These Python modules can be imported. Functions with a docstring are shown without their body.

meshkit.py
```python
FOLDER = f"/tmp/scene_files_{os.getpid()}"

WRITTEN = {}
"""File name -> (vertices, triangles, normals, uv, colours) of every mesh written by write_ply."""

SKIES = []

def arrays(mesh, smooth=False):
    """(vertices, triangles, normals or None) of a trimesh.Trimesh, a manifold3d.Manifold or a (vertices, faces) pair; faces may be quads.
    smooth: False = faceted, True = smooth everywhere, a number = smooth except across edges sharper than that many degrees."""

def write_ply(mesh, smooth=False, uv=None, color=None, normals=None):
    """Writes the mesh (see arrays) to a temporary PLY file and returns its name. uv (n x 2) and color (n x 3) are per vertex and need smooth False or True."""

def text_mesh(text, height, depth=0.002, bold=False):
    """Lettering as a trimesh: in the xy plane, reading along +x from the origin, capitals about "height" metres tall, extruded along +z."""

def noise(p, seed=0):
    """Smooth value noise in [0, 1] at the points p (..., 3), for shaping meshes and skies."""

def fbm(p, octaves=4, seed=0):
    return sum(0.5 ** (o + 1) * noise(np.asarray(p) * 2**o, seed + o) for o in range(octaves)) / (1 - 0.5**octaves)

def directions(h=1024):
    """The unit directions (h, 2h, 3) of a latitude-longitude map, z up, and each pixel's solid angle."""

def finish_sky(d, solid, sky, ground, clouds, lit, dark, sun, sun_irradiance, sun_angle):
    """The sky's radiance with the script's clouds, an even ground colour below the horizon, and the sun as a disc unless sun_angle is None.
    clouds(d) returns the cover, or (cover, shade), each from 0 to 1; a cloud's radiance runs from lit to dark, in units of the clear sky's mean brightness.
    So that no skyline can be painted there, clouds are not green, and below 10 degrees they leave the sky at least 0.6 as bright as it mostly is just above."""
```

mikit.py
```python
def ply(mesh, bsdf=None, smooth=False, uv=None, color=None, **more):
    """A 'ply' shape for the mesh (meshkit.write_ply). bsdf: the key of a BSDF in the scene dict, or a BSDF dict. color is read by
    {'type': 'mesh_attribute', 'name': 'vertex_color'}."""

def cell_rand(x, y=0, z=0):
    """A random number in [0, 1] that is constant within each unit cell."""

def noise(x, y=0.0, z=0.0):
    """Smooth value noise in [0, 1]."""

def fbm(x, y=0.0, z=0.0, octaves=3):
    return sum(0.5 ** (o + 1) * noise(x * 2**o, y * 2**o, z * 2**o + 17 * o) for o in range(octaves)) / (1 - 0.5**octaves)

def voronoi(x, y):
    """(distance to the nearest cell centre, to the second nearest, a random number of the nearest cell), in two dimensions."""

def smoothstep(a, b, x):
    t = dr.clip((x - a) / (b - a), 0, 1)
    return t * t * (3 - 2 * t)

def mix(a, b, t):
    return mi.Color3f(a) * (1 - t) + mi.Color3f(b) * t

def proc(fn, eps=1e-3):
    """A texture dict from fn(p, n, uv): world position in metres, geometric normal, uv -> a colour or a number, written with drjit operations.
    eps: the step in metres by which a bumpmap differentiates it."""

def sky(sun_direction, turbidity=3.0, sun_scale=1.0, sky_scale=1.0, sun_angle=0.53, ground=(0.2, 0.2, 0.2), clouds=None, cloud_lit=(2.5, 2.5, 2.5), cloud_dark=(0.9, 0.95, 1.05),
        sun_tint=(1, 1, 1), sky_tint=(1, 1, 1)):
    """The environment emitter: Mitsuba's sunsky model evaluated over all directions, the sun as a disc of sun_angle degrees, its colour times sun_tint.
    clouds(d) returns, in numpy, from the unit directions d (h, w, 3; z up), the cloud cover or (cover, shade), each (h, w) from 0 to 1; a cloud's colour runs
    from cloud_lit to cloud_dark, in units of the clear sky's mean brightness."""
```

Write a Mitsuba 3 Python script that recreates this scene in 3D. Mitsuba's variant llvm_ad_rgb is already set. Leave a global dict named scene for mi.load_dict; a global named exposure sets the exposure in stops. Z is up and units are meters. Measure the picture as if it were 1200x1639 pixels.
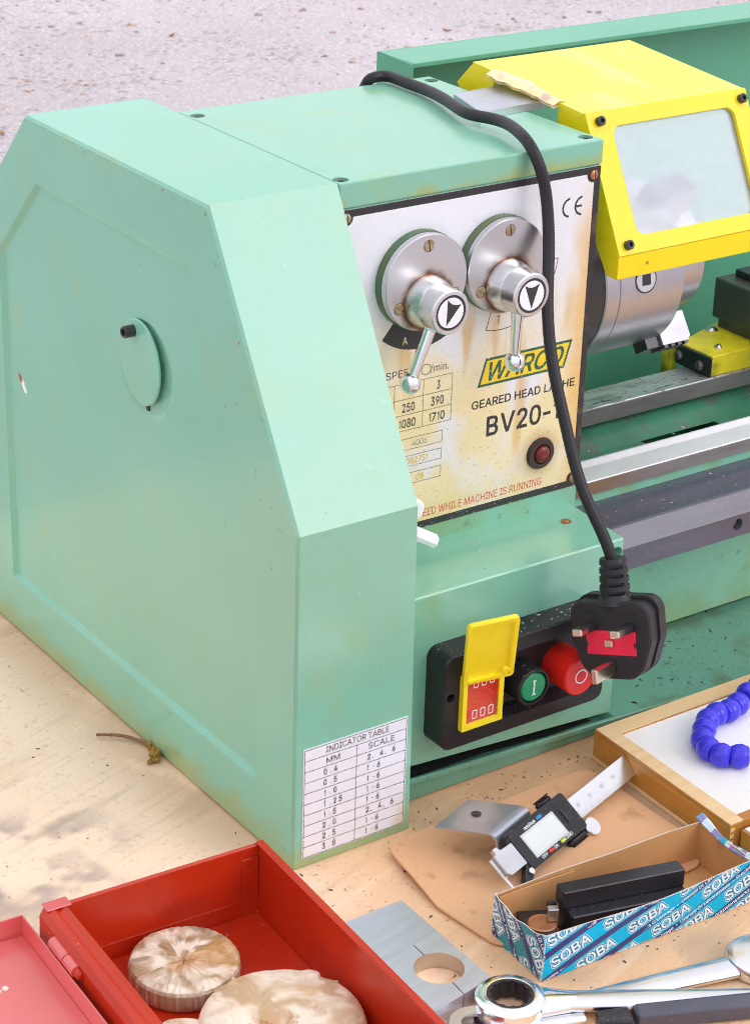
import math, random
import numpy as np
import trimesh
import manifold3d
import shapely
import shapely.geometry as sg
from shapely import affinity
from shapely.ops import unary_union
import drjit as dr
import mitsuba as mi
import mikit
import meshkit
from mikit import noise, fbm, voronoi, cell_rand, smoothstep, mix

rng = np.random.default_rng(7)
random.seed(7)
S = 1.3            # the scene is laid out in 1/1.3 m and scaled to metres on the way out
scene, labels = {}, {}

# ------------------------------------------------------------------ camera, light, exposure
CAM = np.array([-0.69692, -1.04809, 0.85670])
FWD = np.array([0.53104, 0.73542, -0.42090])
UPV = np.array([0.21981, 0.36017, 0.90662])
T = mi.ScalarTransform4f
scene['camera'] = {
    'type': 'thinlens', 'fov': 2 * math.degrees(math.atan(600 / 3513.44)), 'fov_axis': 'x',
    'aperture_radius': 0.0011, 'focus_distance': 1.58 * S, 'near_clip': 0.05, 'far_clip': 400.0,
    'to_world': T().look_at(origin=(CAM * S).tolist(), target=((CAM + FWD) * S).tolist(), up=UPV.tolist())}


def overcast(d):
    n = meshkit.fbm(d * np.array([2.2, 2.2, 4.0]) + 3.0, 4, 5)
    up = np.clip(d[..., 2], 0, 1)
    return np.ones(d.shape[:2]), np.clip(0.45 - 0.5 * up + 0.9 * (n - 0.5), 0, 1)


scene['sky'] = mikit.sky([0.55, -0.75, 0.62], turbidity=4, sun_scale=0.185, sun_angle=36, sun_tint=(0.84, 0.95, 1.35), clouds=overcast,
                         cloud_lit=(2.42, 2.40, 2.58), cloud_dark=(1.18, 1.17, 1.28), ground=(0.3, 0.29, 0.3))
exposure = 2.43

# ------------------------------------------------------------------ helpers
def tri(mesh):
    if hasattr(mesh, 'to_mesh'):
        m = mesh.to_mesh()
        return trimesh.Trimesh(np.array(m.vert_properties[:, :3], float), np.array(m.tri_verts), process=False)
    if isinstance(mesh, (tuple, list)) and not isinstance(mesh[0], trimesh.Trimesh):
        return trimesh.Trimesh(np.asarray(mesh[0], float), np.asarray(mesh[1]), process=False)
    if isinstance(mesh, (tuple, list)):
        return trimesh.util.concatenate([tri(m) for m in mesh])
    return mesh


def man(mesh):
    if hasattr(mesh, 'to_mesh'):
        return mesh
    m = mesh.copy()
    m.merge_vertices(merge_tex=True, merge_norm=True)
    return manifold3d.Manifold(manifold3d.Mesh(np.asarray(m.vertices, np.float32), np.asarray(m.faces, np.uint32)))


def key_for(name, parent=None):
    base = name if parent is None else parent + '__' + name
    k, i = base, 0
    while k in scene or any(q.startswith(k + '__') for q in scene):
        i += 1
        k = f'{base}_{i:03d}'
    return k


def ent(name, mesh, bsdf, parent=None, smooth=False, label=None, **kw):
    m = tri(mesh).copy()
    m.vertices = np.asarray(m.vertices) * S
    k = key_for(name, parent)
    scene[k] = mikit.ply(m, bsdf, smooth=smooth, **kw)
    if label:
        labels[k] = {'label': label}
    return k


def tag(k, label, cat, group=None, kind=None):
    labels[k] = {'label': label, 'category': cat}
    if group:
        labels[k]['group'] = group
    if kind:
        labels[k]['kind'] = kind
    return k


def fr(o, ex, ey):
    ex = np.asarray(ex, float); ex = ex / np.linalg.norm(ex)
    ey = np.asarray(ey, float); ey = ey - ex * (ex @ ey); ey = ey / np.linalg.norm(ey)
    m = np.eye(4); m[:3, 0] = ex; m[:3, 1] = ey; m[:3, 2] = np.cross(ex, ey); m[:3, 3] = o
    return m


def put(mesh, m):
    t = tri(mesh).copy(); t.apply_transform(m); return t


def hull(pts):
    return trimesh.Trimesh(np.asarray(pts, float)).convex_hull if False else trimesh.convex.convex_hull(np.asarray(pts, float))


def cbox(lo, hi, c=0.0006):
    lo, hi = np.asarray(lo, float), np.asarray(hi, float)
    c = min(c, *(0.45 * (hi - lo)))
    P = []
    for k in range(3):
        for s in np.ndindex(2, 2, 2):
            q = np.array([hi[i] - c if s[i] else lo[i] + c for i in range(3)])
            q[k] = hi[k] if s[k] else lo[k]
            P.append(q)
    return hull(P)


def obox(m, dims, c=0.0006):
    d = np.asarray(dims, float) / 2
    return put(cbox(-d, d, c), m)


def loft(pa, pb):
    return hull(np.vstack([pa, pb]))


def prism(poly, depth, m=None):
    g = [trimesh.creation.extrude_polygon(q, depth, engine='earcut') for q in getattr(poly, 'geoms', [poly]) if q.area > 1e-12]
    t = trimesh.util.concatenate(g)
    return put(t, m) if m is not None else t


def rev(profile, m=None, n=48):
    t = trimesh.creation.revolve(np.asarray(profile, float), sections=n)
    t.fix_normals()
    return put(t, m) if m is not None else t


def cyl(r, h, m=None, n=40, c=0.0004):
    return rev([(0, 0), (r - c, 0), (r, c), (r, h - c), (r - c, h), (0, h)], m, n)


def tube(pts, r, n=14, caps=True):
    p = np.asarray(pts, float)
    rr = np.broadcast_to(r, (len(p),))
    t = np.gradient(p, axis=0); t /= np.linalg.norm(t, axis=1, keepdims=True)
    a = np.cross(t[0], [0.3, 0.2, 0.93]); a /= np.linalg.norm(a)
    ang = np.arange(n) * 2 * np.pi / n
    V = []
    for i in range(len(p)):
        a = a - t[i] * (a @ t[i]); a /= np.linalg.norm(a)
        b = np.cross(t[i], a)
        V.append(p[i] + rr[i] * (np.cos(ang)[:, None] * a + np.sin(ang)[:, None] * b))
    V = np.vstack(V); F = []
    for i in range(len(p) - 1):
        for j in range(n):
            q = [i * n + j, i * n + (j + 1) % n, (i + 1) * n + (j + 1) % n, (i + 1) * n + j]
            F += [[q[0], q[1], q[2]], [q[0], q[2], q[3]]]
    if caps:
        c0, c1 = len(V), len(V) + 1
        V = np.vstack([V, p[:1], p[-1:]])
        for j in range(n):
            F += [[c0, (j + 1) % n, j], [c1, (len(p) - 1) * n + j, (len(p) - 1) * n + (j + 1) % n]]
    return trimesh.Trimesh(V, np.array(F), process=False)


def spline(pts, n=60):
    from scipy.interpolate import CubicSpline
    p = np.asarray(pts, float)
    s = np.r_[0, np.cumsum(np.linalg.norm(np.diff(p, axis=0), axis=1))]
    return CubicSpline(s, p)(np.linspace(0, s[-1], n))


_tp = {}


def tpoly(text, bold=False):
    """Lettering as a polygon, capitals one unit tall."""
    if (text, bold) not in _tp:
        m = meshkit.text_mesh(text, 1.0, 0.01, bold)
        f = m.faces[m.face_normals[:, 2] > 0.5]
        P = [sg.Polygon(m.vertices[q][:, :2]) for q in f]
        _tp[(text, bold)] = unary_union([q for q in P if q.is_valid and q.area > 0]).buffer(0.004).buffer(-0.004)
    return _tp[(text, bold)]


ONE = sg.Polygon([(0.20, 0), (0.36, 0), (0.36, 1), (0.24, 1), (0.02, 0.80), (0.02, 0.66), (0.20, 0.80)])
ONE_LIGHT = sg.Polygon([(0.20, 0), (0.30, 0), (0.30, 1), (0.22, 1), (0.03, 0.82), (0.03, 0.72), (0.20, 0.86)])


def compose(text, bold):
    x, out = 0.0, []
    for ch in text:
        if ch == ' ':
            x += 0.34; continue
        p = (ONE if bold else ONE_LIGHT) if ch == '1' else tpoly(ch, bold)
        a, b, c, d = p.bounds
        out.append(affinity.translate(p, x - a + (0.06 if ch == '1' else 0))); x += c - a + (0.24 if ch == '1' else 0.14)
    return unary_union(out)


def tfit(text, x0, x1, y, h, bold=False):
    p = compose(text, bold) if '1' in text else tpoly(text, bold)
    a, b, c, d = p.bounds
    return affinity.affine_transform(p, [(x1 - x0) / (c - a), 0, 0, h, x0 - a * (x1 - x0) / (c - a), y])


def bar2(x0, y0, x1, y1, w):
    return sg.LineString([(x0, y0), (x1, y1)]).buffer(w / 2, cap_style=2)


def circ(x, y, r, n=24):
    a = np.arange(n) * 2 * np.pi / n
    return sg.Polygon(np.c_[x + r * np.cos(a), y + r * np.sin(a)])


def FY(y):   # print plane facing -y: polygon (x, z) -> world, extruded towards -y
    m = np.eye(4); m[:3, 0] = (1, 0, 0); m[:3, 1] = (0, 0, 1); m[:3, 2] = (0, -1, 0); m[:3, 3] = (0, y, 0)
    return m


def YZ(x):   # polygon (y, z) extruded towards +x
    m = np.eye(4); m[:3, 0] = (0, 1, 0); m[:3, 1] = (0, 0, 1); m[:3, 2] = (1, 0, 0); m[:3, 3] = (x, 0, 0)
    return m


# ------------------------------------------------------------------ materials
def PR(fn, eps=1e-3):
    return mikit.proc(lambda p, n, uv: fn(p / S, n, uv), eps)


def rgb(*c):
    return {'type': 'rgb', 'value': list(c)}


def mat(name, color, rough=0.4, metal=0.0, spec=0.5, bump=None, scale=1e-4, **kw):
    b = {'type': 'principled', 'base_color': color if isinstance(color, dict) else rgb(*color), 'roughness': rough, 'specular': spec}
    if metal:
        b['metallic'] = metal
    b.update(kw)
    if bump is not None:
        b = {'type': 'bumpmap', 'arbitrary': bump, 'scale': scale, 'bsdf': b}
    scene[name] = {'type': 'twosided', 'bsdf': b}


def green_col(p, n, uv):
    a = fbm(p.x * 14, p.y * 14, p.z * 14)
    g = mix((0.180, 0.455, 0.330), (0.212, 0.50, 0.372), a)
    g = mix(g, (0.27, 0.45, 0.30), smoothstep(0.45, 0.75, fbm(p.x * 5 + 2, p.y * 5, p.z * 6)) * 0.30)
    grime = smoothstep(0.60, 0.85, fbm(p.x * 30 + 5, p.y * 30, p.z * 18)) * 0.25
    g = mix(g, (0.30, 0.42, 0.16), grime)
    foot = smoothstep(0.030, 0.0, p.z + 0.03 * (fbm(p.x * 40, p.y * 40, p.z * 40) - 0.5))      # rusty oil line near the bench
    g = mix(g, (0.36, 0.34, 0.06), foot * 0.55)
    sk = smoothstep(0.437, 0.425, p.z + 0.006 * (fbm(p.x * 60, p.y * 60) - 0.5)) * smoothstep(0.424, 0.426, p.z) * smoothstep(0.100, 0.104, p.x)
    g = mix(g, (0.34, 0.38, 0.07), sk * smoothstep(0.35, 0.6, fbm(p.x * 35, 3.0, p.z * 20)) * 0.75)
    s1 = noise(p.x * 55 + noise(p.y * 40) * 5, p.y * 900 + p.x * 380, p.z * 160 + p.x * 60)          # fine scratches and rubbed scuffs
    s2 = noise(p.x * 1000 - p.y * 330, p.y * 75 + noise(p.x * 40) * 4, p.z * 260 + p.y * 90)
    w = smoothstep(0.48, 0.72, fbm(p.x * 8, p.y * 8, p.z * 8 + 4))
    g = mix(g, (0.52, 0.72, 0.64), smoothstep(0.90, 1.0, s1) * w * 0.45)
    g = mix(g, (0.50, 0.70, 0.62), smoothstep(0.91, 1.0, s2) * w * 0.35)
    return mix(g, (0.06, 0.10, 0.07), smoothstep(0.93, 0.98, noise(p.x * 160, p.y * 160, p.z * 160)) * smoothstep(0.55, 0.7, fbm(p.x * 11 + 9, p.y * 11, p.z * 11)) * 0.35)


def green_bump(p, n, uv):
    return noise(p.x * 700, p.y * 700, p.z * 700) * 0.25 + fbm(p.x * 40, p.y * 40, p.z * 40)


mat('green_paint', PR(green_col), 0.19, spec=0.75, bump=PR(green_bump), scale=1.6e-4)


def green_oil(p, n, uv):
    g = green_col(p, n, uv)
    o = smoothstep(0.40, 0.70, fbm(p.x * 22, p.y * 22, p.z * 16 + 9))
    g = mix(g, (0.22, 0.30, 0.05), o * 0.5)
    return mix(g, (0.10, 0.10, 0.04), smoothstep(0.66, 0.85, fbm(p.x * 110 + 2, p.y * 110, p.z * 110)) * 0.4)


mat('green_oily', PR(green_oil), 0.28)


def tray_col(p, n, uv):
    g = mix((0.105, 0.285, 0.20), (0.15, 0.35, 0.25), fbm(p.x * 18, p.y * 18))
    g = mix(g, (0.10, 0.16, 0.08), smoothstep(0.55, 0.80, fbm(p.x * 35, p.y * 35, 3.0)) * 0.6)
    return mix(g, (0.05, 0.05, 0.035), smoothstep(0.80, 0.90, noise(p.x * 520, p.y * 520)) * smoothstep(0.45, 0.65, fbm(p.x * 20 + 8, p.y * 20)) * 0.7)


mat('green_grimy', PR(lambda p, n, uv: mix((0.035, 0.15, 0.085), (0.13, 0.13, 0.05), fbm(p.x * 60, p.y * 60, p.z * 60))), 0.4)
mat('tray_paint', PR(tray_col), PR(lambda p, n, uv: 0.22 + 0.25 * fbm(p.x * 60, p.y * 60)))


def web_col(p, n, uv):
    g = mix((0.03, 0.15, 0.08), (0.07, 0.28, 0.17), fbm(p.x * 30, p.y * 30, p.z * 30))
    d = smoothstep(0.45, 0.75, fbm(p.x * 70, p.y * 70, p.z * 30 + 4))
    g = mix(g, (0.13, 0.13, 0.11), d * 0.8)
    return mix(g, (0.5, 0.5, 0.47), smoothstep(0.83, 0.9, noise(p.x * 420, p.y * 420, p.z * 420)) * d)


mat('web_paint', PR(web_col), 0.35)
mat('splash_paint', PR(lambda p, n, uv: mix((0.105, 0.37, 0.235), (0.135, 0.42, 0.275), fbm(p.x * 9, p.y * 9, p.z * 9))), 0.30, spec=0.35)  # the machine's green, deepened to carry the shade on the guard


def face_col(p, n, uv):
    """the printed metal face: white enamel gone yellow with coolant, rust runs below the levers and along the edge"""
    age = smoothstep(0.375, 0.255, p.z + 0.05 * (fbm(p.x * 22, 0.0, p.z * 10) - 0.5))
    blot = fbm(p.x * 30, 2.0, p.z * 22)
    c = mix((0.74, 0.755, 0.80), (0.80, 0.67, 0.35), age * smoothstep(0.20, 0.58, blot) * 0.92)
    run = smoothstep(0.50, 0.78, fbm(p.x * 75, 7.0, p.z * 9)) * smoothstep(0.35, 0.31, p.z) * smoothstep(0.17, 0.25, p.z)
    c = mix(c, (0.64, 0.37, 0.07), run * 0.7)
    e = smoothstep(0.303, 0.322, p.x + 0.014 * (fbm(p.x * 50, 1.0, p.z * 35) - 0.5)) * smoothstep(0.43, 0.36, p.z)
    c = mix(c, (0.72, 0.45, 0.12), e * 0.8)
    b = smoothstep(0.205, 0.18, p.z + 0.02 * (blot - 0.5))
    c = mix(c, (0.74, 0.56, 0.22), b * 0.55)
    q = smoothstep(0.012, 0.0, dr.abs(dr.sqrt(dr.square(p.x - 0.2885) + dr.square(p.z - 0.207)) - 0.013)) * 0.5
    c = mix(c, (0.45, 0.30, 0.12), q)
    return mix(c, (0.20, 0.14, 0.06), smoothstep(0.84, 0.95, noise(p.x * 620, 0.0, p.z * 620)) * age * 0.40)


mat('plate_face', PR(face_col), 0.33)


def border_col(p, n, uv):
    w = smoothstep(0.88, 0.95, noise(p.x * 800, 0.0, p.z * 800)) * smoothstep(0.24, 0.17, p.z)
    r = smoothstep(0.5, 0.8, fbm(p.x * 60, 0.0, p.z * 60)) * smoothstep(0.31, 0.325, p.x)
    return mix(mix((0.022, 0.021, 0.024), (0.16, 0.08, 0.03), r * 0.6), (0.55, 0.5, 0.42), w * 0.8)


mat('plate_border', PR(border_col), 0.4)
mat('ink_black', (0.03, 0.028, 0.03), 0.5)
mat('ink_grey', (0.22, 0.21, 0.19), 0.5)
mat('ink_gold', (0.60, 0.42, 0.06), 0.5)
mat('ink_red', (0.55, 0.06, 0.04), 0.5)
mat('ink_green', PR(lambda p, n, uv: mix((0.018, 0.10, 0.06), (0.6, 0.6, 0.5), smoothstep(0.86, 0.9, noise(p.x * 600, 0.0, p.z * 600)) * 0.8)), 0.45)
mat('ink_yellow', (0.82, 0.58, 0.02), 0.4)
mat('white_enamel', (0.80, 0.81, 0.83), 0.3)
mat('label_white', PR(lambda p, n, uv: mix((0.74, 0.77, 0.84), (0.62, 0.55, 0.42), smoothstep(0.084, 0.094, p.x + 0.006 * noise(p.z * 300)) * smoothstep(0.04, 0.012, p.z) * 0.8)), 0.3)

mat('steel_bright', PR(lambda p, n, uv: mix((0.66, 0.66, 0.68), (0.80, 0.80, 0.81), fbm(p.x * 20, p.y * 20, p.z * 90))), 0.27, 1.0,
    bump=PR(lambda p, n, uv: noise(p.x * 2400, p.y * 40, p.z * 40), 2e-4), scale=1.5e-5)


def flange_col(p, n, uv):
    c = mix((0.55, 0.55, 0.57), (0.72, 0.72, 0.73), fbm(p.x * 18, p.y * 30, p.z * 18))
    dx = dr.select(p.x < 0.2035, p.x - 0.168, p.x - 0.2385)
    d = dr.sqrt(dr.square(dx) + dr.square(p.z - 0.3525))
    rust = smoothstep(0.0250, 0.0185, d + 0.004 * (fbm(p.x * 160, 0.0, p.z * 160) - 0.5)) * smoothstep(0.015, 0.018, d)
    tint = smoothstep(0.034, 0.019, d) * fbm(p.x * 40, 0.0, p.z * 40)
    c = mix(c, (0.62, 0.55, 0.36), tint * 0.7)
    return mix(c, (0.16, 0.055, 0.02), rust)


mat('steel_flange', PR(flange_col), 0.30, 0.92, bump=PR(lambda p, n, uv: noise(p.x * 1500, p.y * 60, p.z * 60), 2e-4), scale=1.2e-5)
mat('steel_turned', PR(lambda p, n, uv: mix((0.46, 0.455, 0.485), (0.56, 0.55, 0.58), noise(p.x * 1100) * 0.35 + 0.65 * fbm(p.x * 40, p.y * 30, p.z * 30))), 0.30, 0.9)
mat('primer_red', (0.38, 0.09, 0.05), 0.6)
mat('steel_jaw', PR(lambda p, n, uv: mix((0.36, 0.36, 0.39), (0.50, 0.50, 0.53), fbm(p.x * 60, p.y * 60, p.z * 60))), 0.42, 0.8)
mat('chrome', (0.86, 0.87, 0.89), 0.09, 1.0)
mat('chrome_worn', PR(lambda p, n, uv: mix((0.72, 0.73, 0.76), (0.86, 0.87, 0.90), fbm(p.x * 50, p.y * 50, p.z * 50))), 0.18, 1.0)
mat('way_ground', PR(lambda p, n, uv: mix((0.74, 0.74, 0.75), (0.86, 0.86, 0.88), fbm(p.x * 25, p.y * 60, p.z * 60))), 0.5, 0.45)


def way_dirty(p, n, uv):
    c = mix((0.45, 0.45, 0.46), (0.62, 0.62, 0.64), fbm(p.x * 20, p.y * 160))
    d = smoothstep(0.40, 0.66, fbm(p.x * 45, p.y * 130, 4.0)) * smoothstep(0.60, 0.38, p.x)
    c = mix(c, (0.22, 0.22, 0.16), d * 0.9)
    return mix(c, (0.10, 0.10, 0.08), smoothstep(0.74, 0.84, noise(p.x * 200, p.y * 500)) * 0.7)


mat('way_worn', PR(way_dirty), 0.42, 0.75)
mat('way_side', PR(lambda p, n, uv: mix(mix((0.20, 0.19, 0.19), (0.32, 0.30, 0.30), fbm(p.x * 40, p.y * 40, p.z * 200)), (0.26, 0.16, 0.07), smoothstep(0.42, 0.34, p.x) * 0.8)), 0.45, 0.6)
mat('alu', PR(lambda p, n, uv: mix((0.60, 0.635, 0.72), (0.72, 0.755, 0.84), fbm(p.x * 30 + p.y * 30, p.y * 300 - p.x * 60))), 0.40, 0.9,
    bump=PR(lambda p, n, uv: noise(p.x * 150 + p.y * 500, p.y * 1500 - p.x * 300), 2e-4), scale=2e-5)
mat('alu_bore', (0.62, 0.55, 0.46), 0.45, 0.8)
mat('zinc', PR(lambda p, n, uv: mix((0.48, 0.50, 0.53), (0.70, 0.71, 0.74), fbm(p.x * 60, p.y * 60, p.z * 60))), 0.30, 1.0)
mat('zinc_sheet', PR(lambda p, n, uv: mix((0.34, 0.38, 0.44), (0.60, 0.64, 0.70), fbm(p.x * 45, p.y * 45, p.z * 45))), 0.32, 0.75)
mat('brass_screw', PR(lambda p, n, uv: mix((0.46, 0.41, 0.27), (0.38, 0.20, 0.08), smoothstep(0.45, 0.7, fbm(p.x * 120, p.y * 120, p.z * 120)))), 0.38, 0.9)
mat('copper', PR(lambda p, n, uv: mix((0.62, 0.30, 0.16), (0.45, 0.20, 0.10), fbm(p.x * 200, p.y * 200, p.z * 200))), 0.35, 0.9)
mat('screw_black', (0.035, 0.034, 0.036), 0.35)
mat('screw_steel', (0.20, 0.20, 0.20), 0.35, 0.8)


def dust(base, amt=0.8):
    def f(p, n, uv):
        u = smoothstep(0.4, 0.9, n.z)
        s = smoothstep(0.80, 0.92, noise(p.x * 950, p.y * 950, p.z * 950)) * smoothstep(0.35, 0.6, fbm(p.x * 60, p.y * 60, p.z * 60))
        return mix(mix(base, (0.07, 0.065, 0.065), fbm(p.x * 25, p.y * 25, p.z * 25) * 0.25), (0.5, 0.47, 0.42), s * (0.06 + u * 0.45) * amt)
    return f


mat('black_plastic', PR(dust((0.010, 0.010, 0.013))), 0.38, spec=0.35)
mat('rubber_black', PR(dust((0.012, 0.012, 0.016), 0.6)), 0.40, spec=0.35)
mat('plug_black', PR(dust((0.013, 0.012, 0.016), 0.5)), 0.45, spec=0.35)
mat('black_oxide', PR(dust((0.016, 0.017, 0.026), 0.35)), 0.24, 0.2, spec=0.6)
mat('screw_cover_grey', PR(lambda p, n, uv: mix(mix((0.045, 0.046, 0.070), (0.085, 0.087, 0.125), fbm(p.x * 12, p.y * 80, p.z * 80)), (0.45, 0.45, 0.45), smoothstep(0.84, 0.96, noise(p.x * 300, p.y * 900, p.z * 900)) * 0.20)), 0.28, spec=0.7)
mat('tool_post_grey', (0.075, 0.078, 0.07), 0.35, 0.4)
mat('pin_brass', (0.66, 0.60, 0.50), 0.24, 1.0)
mat('fuse_red', (0.80, 0.012, 0.06), 0.40)
mat('button_green', (0.005, 0.28, 0.12), 0.30)
mat('button_red', (0.72, 0.02, 0.012), 0.32)
mat('lens_red', (0.16, 0.012, 0.01), 0.12)
mat('bezel_brown', (0.03, 0.016, 0.012), 0.3)
mat('white_plastic', (0.82, 0.82, 0.84), 0.35)


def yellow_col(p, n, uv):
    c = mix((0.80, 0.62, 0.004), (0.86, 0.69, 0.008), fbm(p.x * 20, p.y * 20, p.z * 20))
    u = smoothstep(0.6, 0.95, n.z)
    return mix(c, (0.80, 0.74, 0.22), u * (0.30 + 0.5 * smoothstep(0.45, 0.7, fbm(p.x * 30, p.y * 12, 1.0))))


mat('yellow_paint', PR(yellow_col), 0.28, spec=0.4)
mat('yellow_plastic', PR(lambda p, n, uv: mix((0.84, 0.66, 0.008), (0.88, 0.73, 0.03), fbm(p.x * 50, p.y * 50, p.z * 50))), 0.30)


def saddle_col(p, n, uv):
    c = mix((0.72, 0.60, 0.01), (0.80, 0.68, 0.03), fbm(p.x * 30, p.y * 30, p.z * 30))
    f = smoothstep(0.35, 0.7, fbm(p.x * 50, p.y * 50, p.z * 50)) * (1 - smoothstep(0.5, 0.9, n.z) * 0.75)
    return mix(c, (0.12, 0.11, 0.03), f * 0.85)


mat('yellow_grimy', PR(saddle_col), 0.35)
mat('tape_cream', PR(lambda p, n, uv: mix((0.82, 0.74, 0.40), (0.66, 0.46, 0.36), smoothstep(0.5, 0.75, fbm(p.x * 90, p.y * 90, p.z * 90)))), 0.5)
scene['hazy_pane'] = {'type': 'blendbsdf', 'weight': PR(lambda p, n, uv: 0.24 + 0.14 * fbm(p.x * 35, p.y * 35, p.z * 35)),
                      'a': {'type': 'thindielectric', 'int_ior': 1.5},
                      'b': {'type': 'twosided', 'bsdf': {'type': 'roughplastic', 'diffuse_reflectance': rgb(0.52, 0.62, 0.72), 'alpha': 0.1}}}
scene['clear_plastic'] = {'type': 'thindielectric', 'int_ior': 1.5}


def red_col(p, n, uv):
    c = mix((0.42, 0.020, 0.005), (0.53, 0.034, 0.009), fbm(p.x * 25, p.y * 25, p.z * 25))
    c = mix(c, (0.20, 0.02, 0.012), smoothstep(0.60, 0.9, fbm(p.x * 40, p.y * 40, p.z * 40)) * 0.35)
    return mix(c, (0.75, 0.55, 0.5), smoothstep(0.95, 0.98, noise(p.x * 480, p.y * 480, p.z * 480)) * 0.5)


mat('red_paint', PR(red_col), 0.24, spec=0.4, bump=PR(lambda p, n, uv: fbm(p.x * 60, p.y * 60, p.z * 60), 1e-3), scale=3e-4)
mat('red_lid', PR(lambda p, n, uv: mix((0.56, 0.075, 0.065), (0.68, 0.17, 0.165), fbm(p.x * 9, p.y * 9))), 0.22, spec=1.0)  # pinker than the box: sky sheen on the lid painted into the colour


def kraft(c0, c1):
    def f(p, n, uv):
        c = mix(c0, c1, fbm(p.x * 40, p.y * 40, p.z * 40))
        c = mix(c, (0.30, 0.17, 0.08), smoothstep(0.62, 0.80, fbm(p.x * 55 + 3, p.y * 55, p.z * 55)) * 0.45)
        return mix(c, (0.22, 0.12, 0.06), smoothstep(0.88, 0.92, noise(p.x * 380, p.y * 380, p.z * 380)) * 0.6)
    return f


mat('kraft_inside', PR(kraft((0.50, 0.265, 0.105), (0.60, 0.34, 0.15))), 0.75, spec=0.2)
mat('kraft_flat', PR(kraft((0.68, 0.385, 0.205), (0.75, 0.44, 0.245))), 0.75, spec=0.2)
mat('kraft_edge', (0.60, 0.55, 0.50), 0.8)
mat('print_cyan', PR(lambda p, n, uv: mix((0.0, 0.40, 0.66), (0.0, 0.48, 0.76), fbm(p.x * 40, p.y * 40, p.z * 40))), 0.3, spec=0.15)
mat('print_mid', (0.0, 0.20, 0.34), 0.25)
mat('print_teal', (0.0, 0.25, 0.30), 0.25)
mat('print_navy', (0.025, 0.03, 0.16), 0.25)
mat('print_pale', (0.72, 0.80, 0.84), 0.3)


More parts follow.
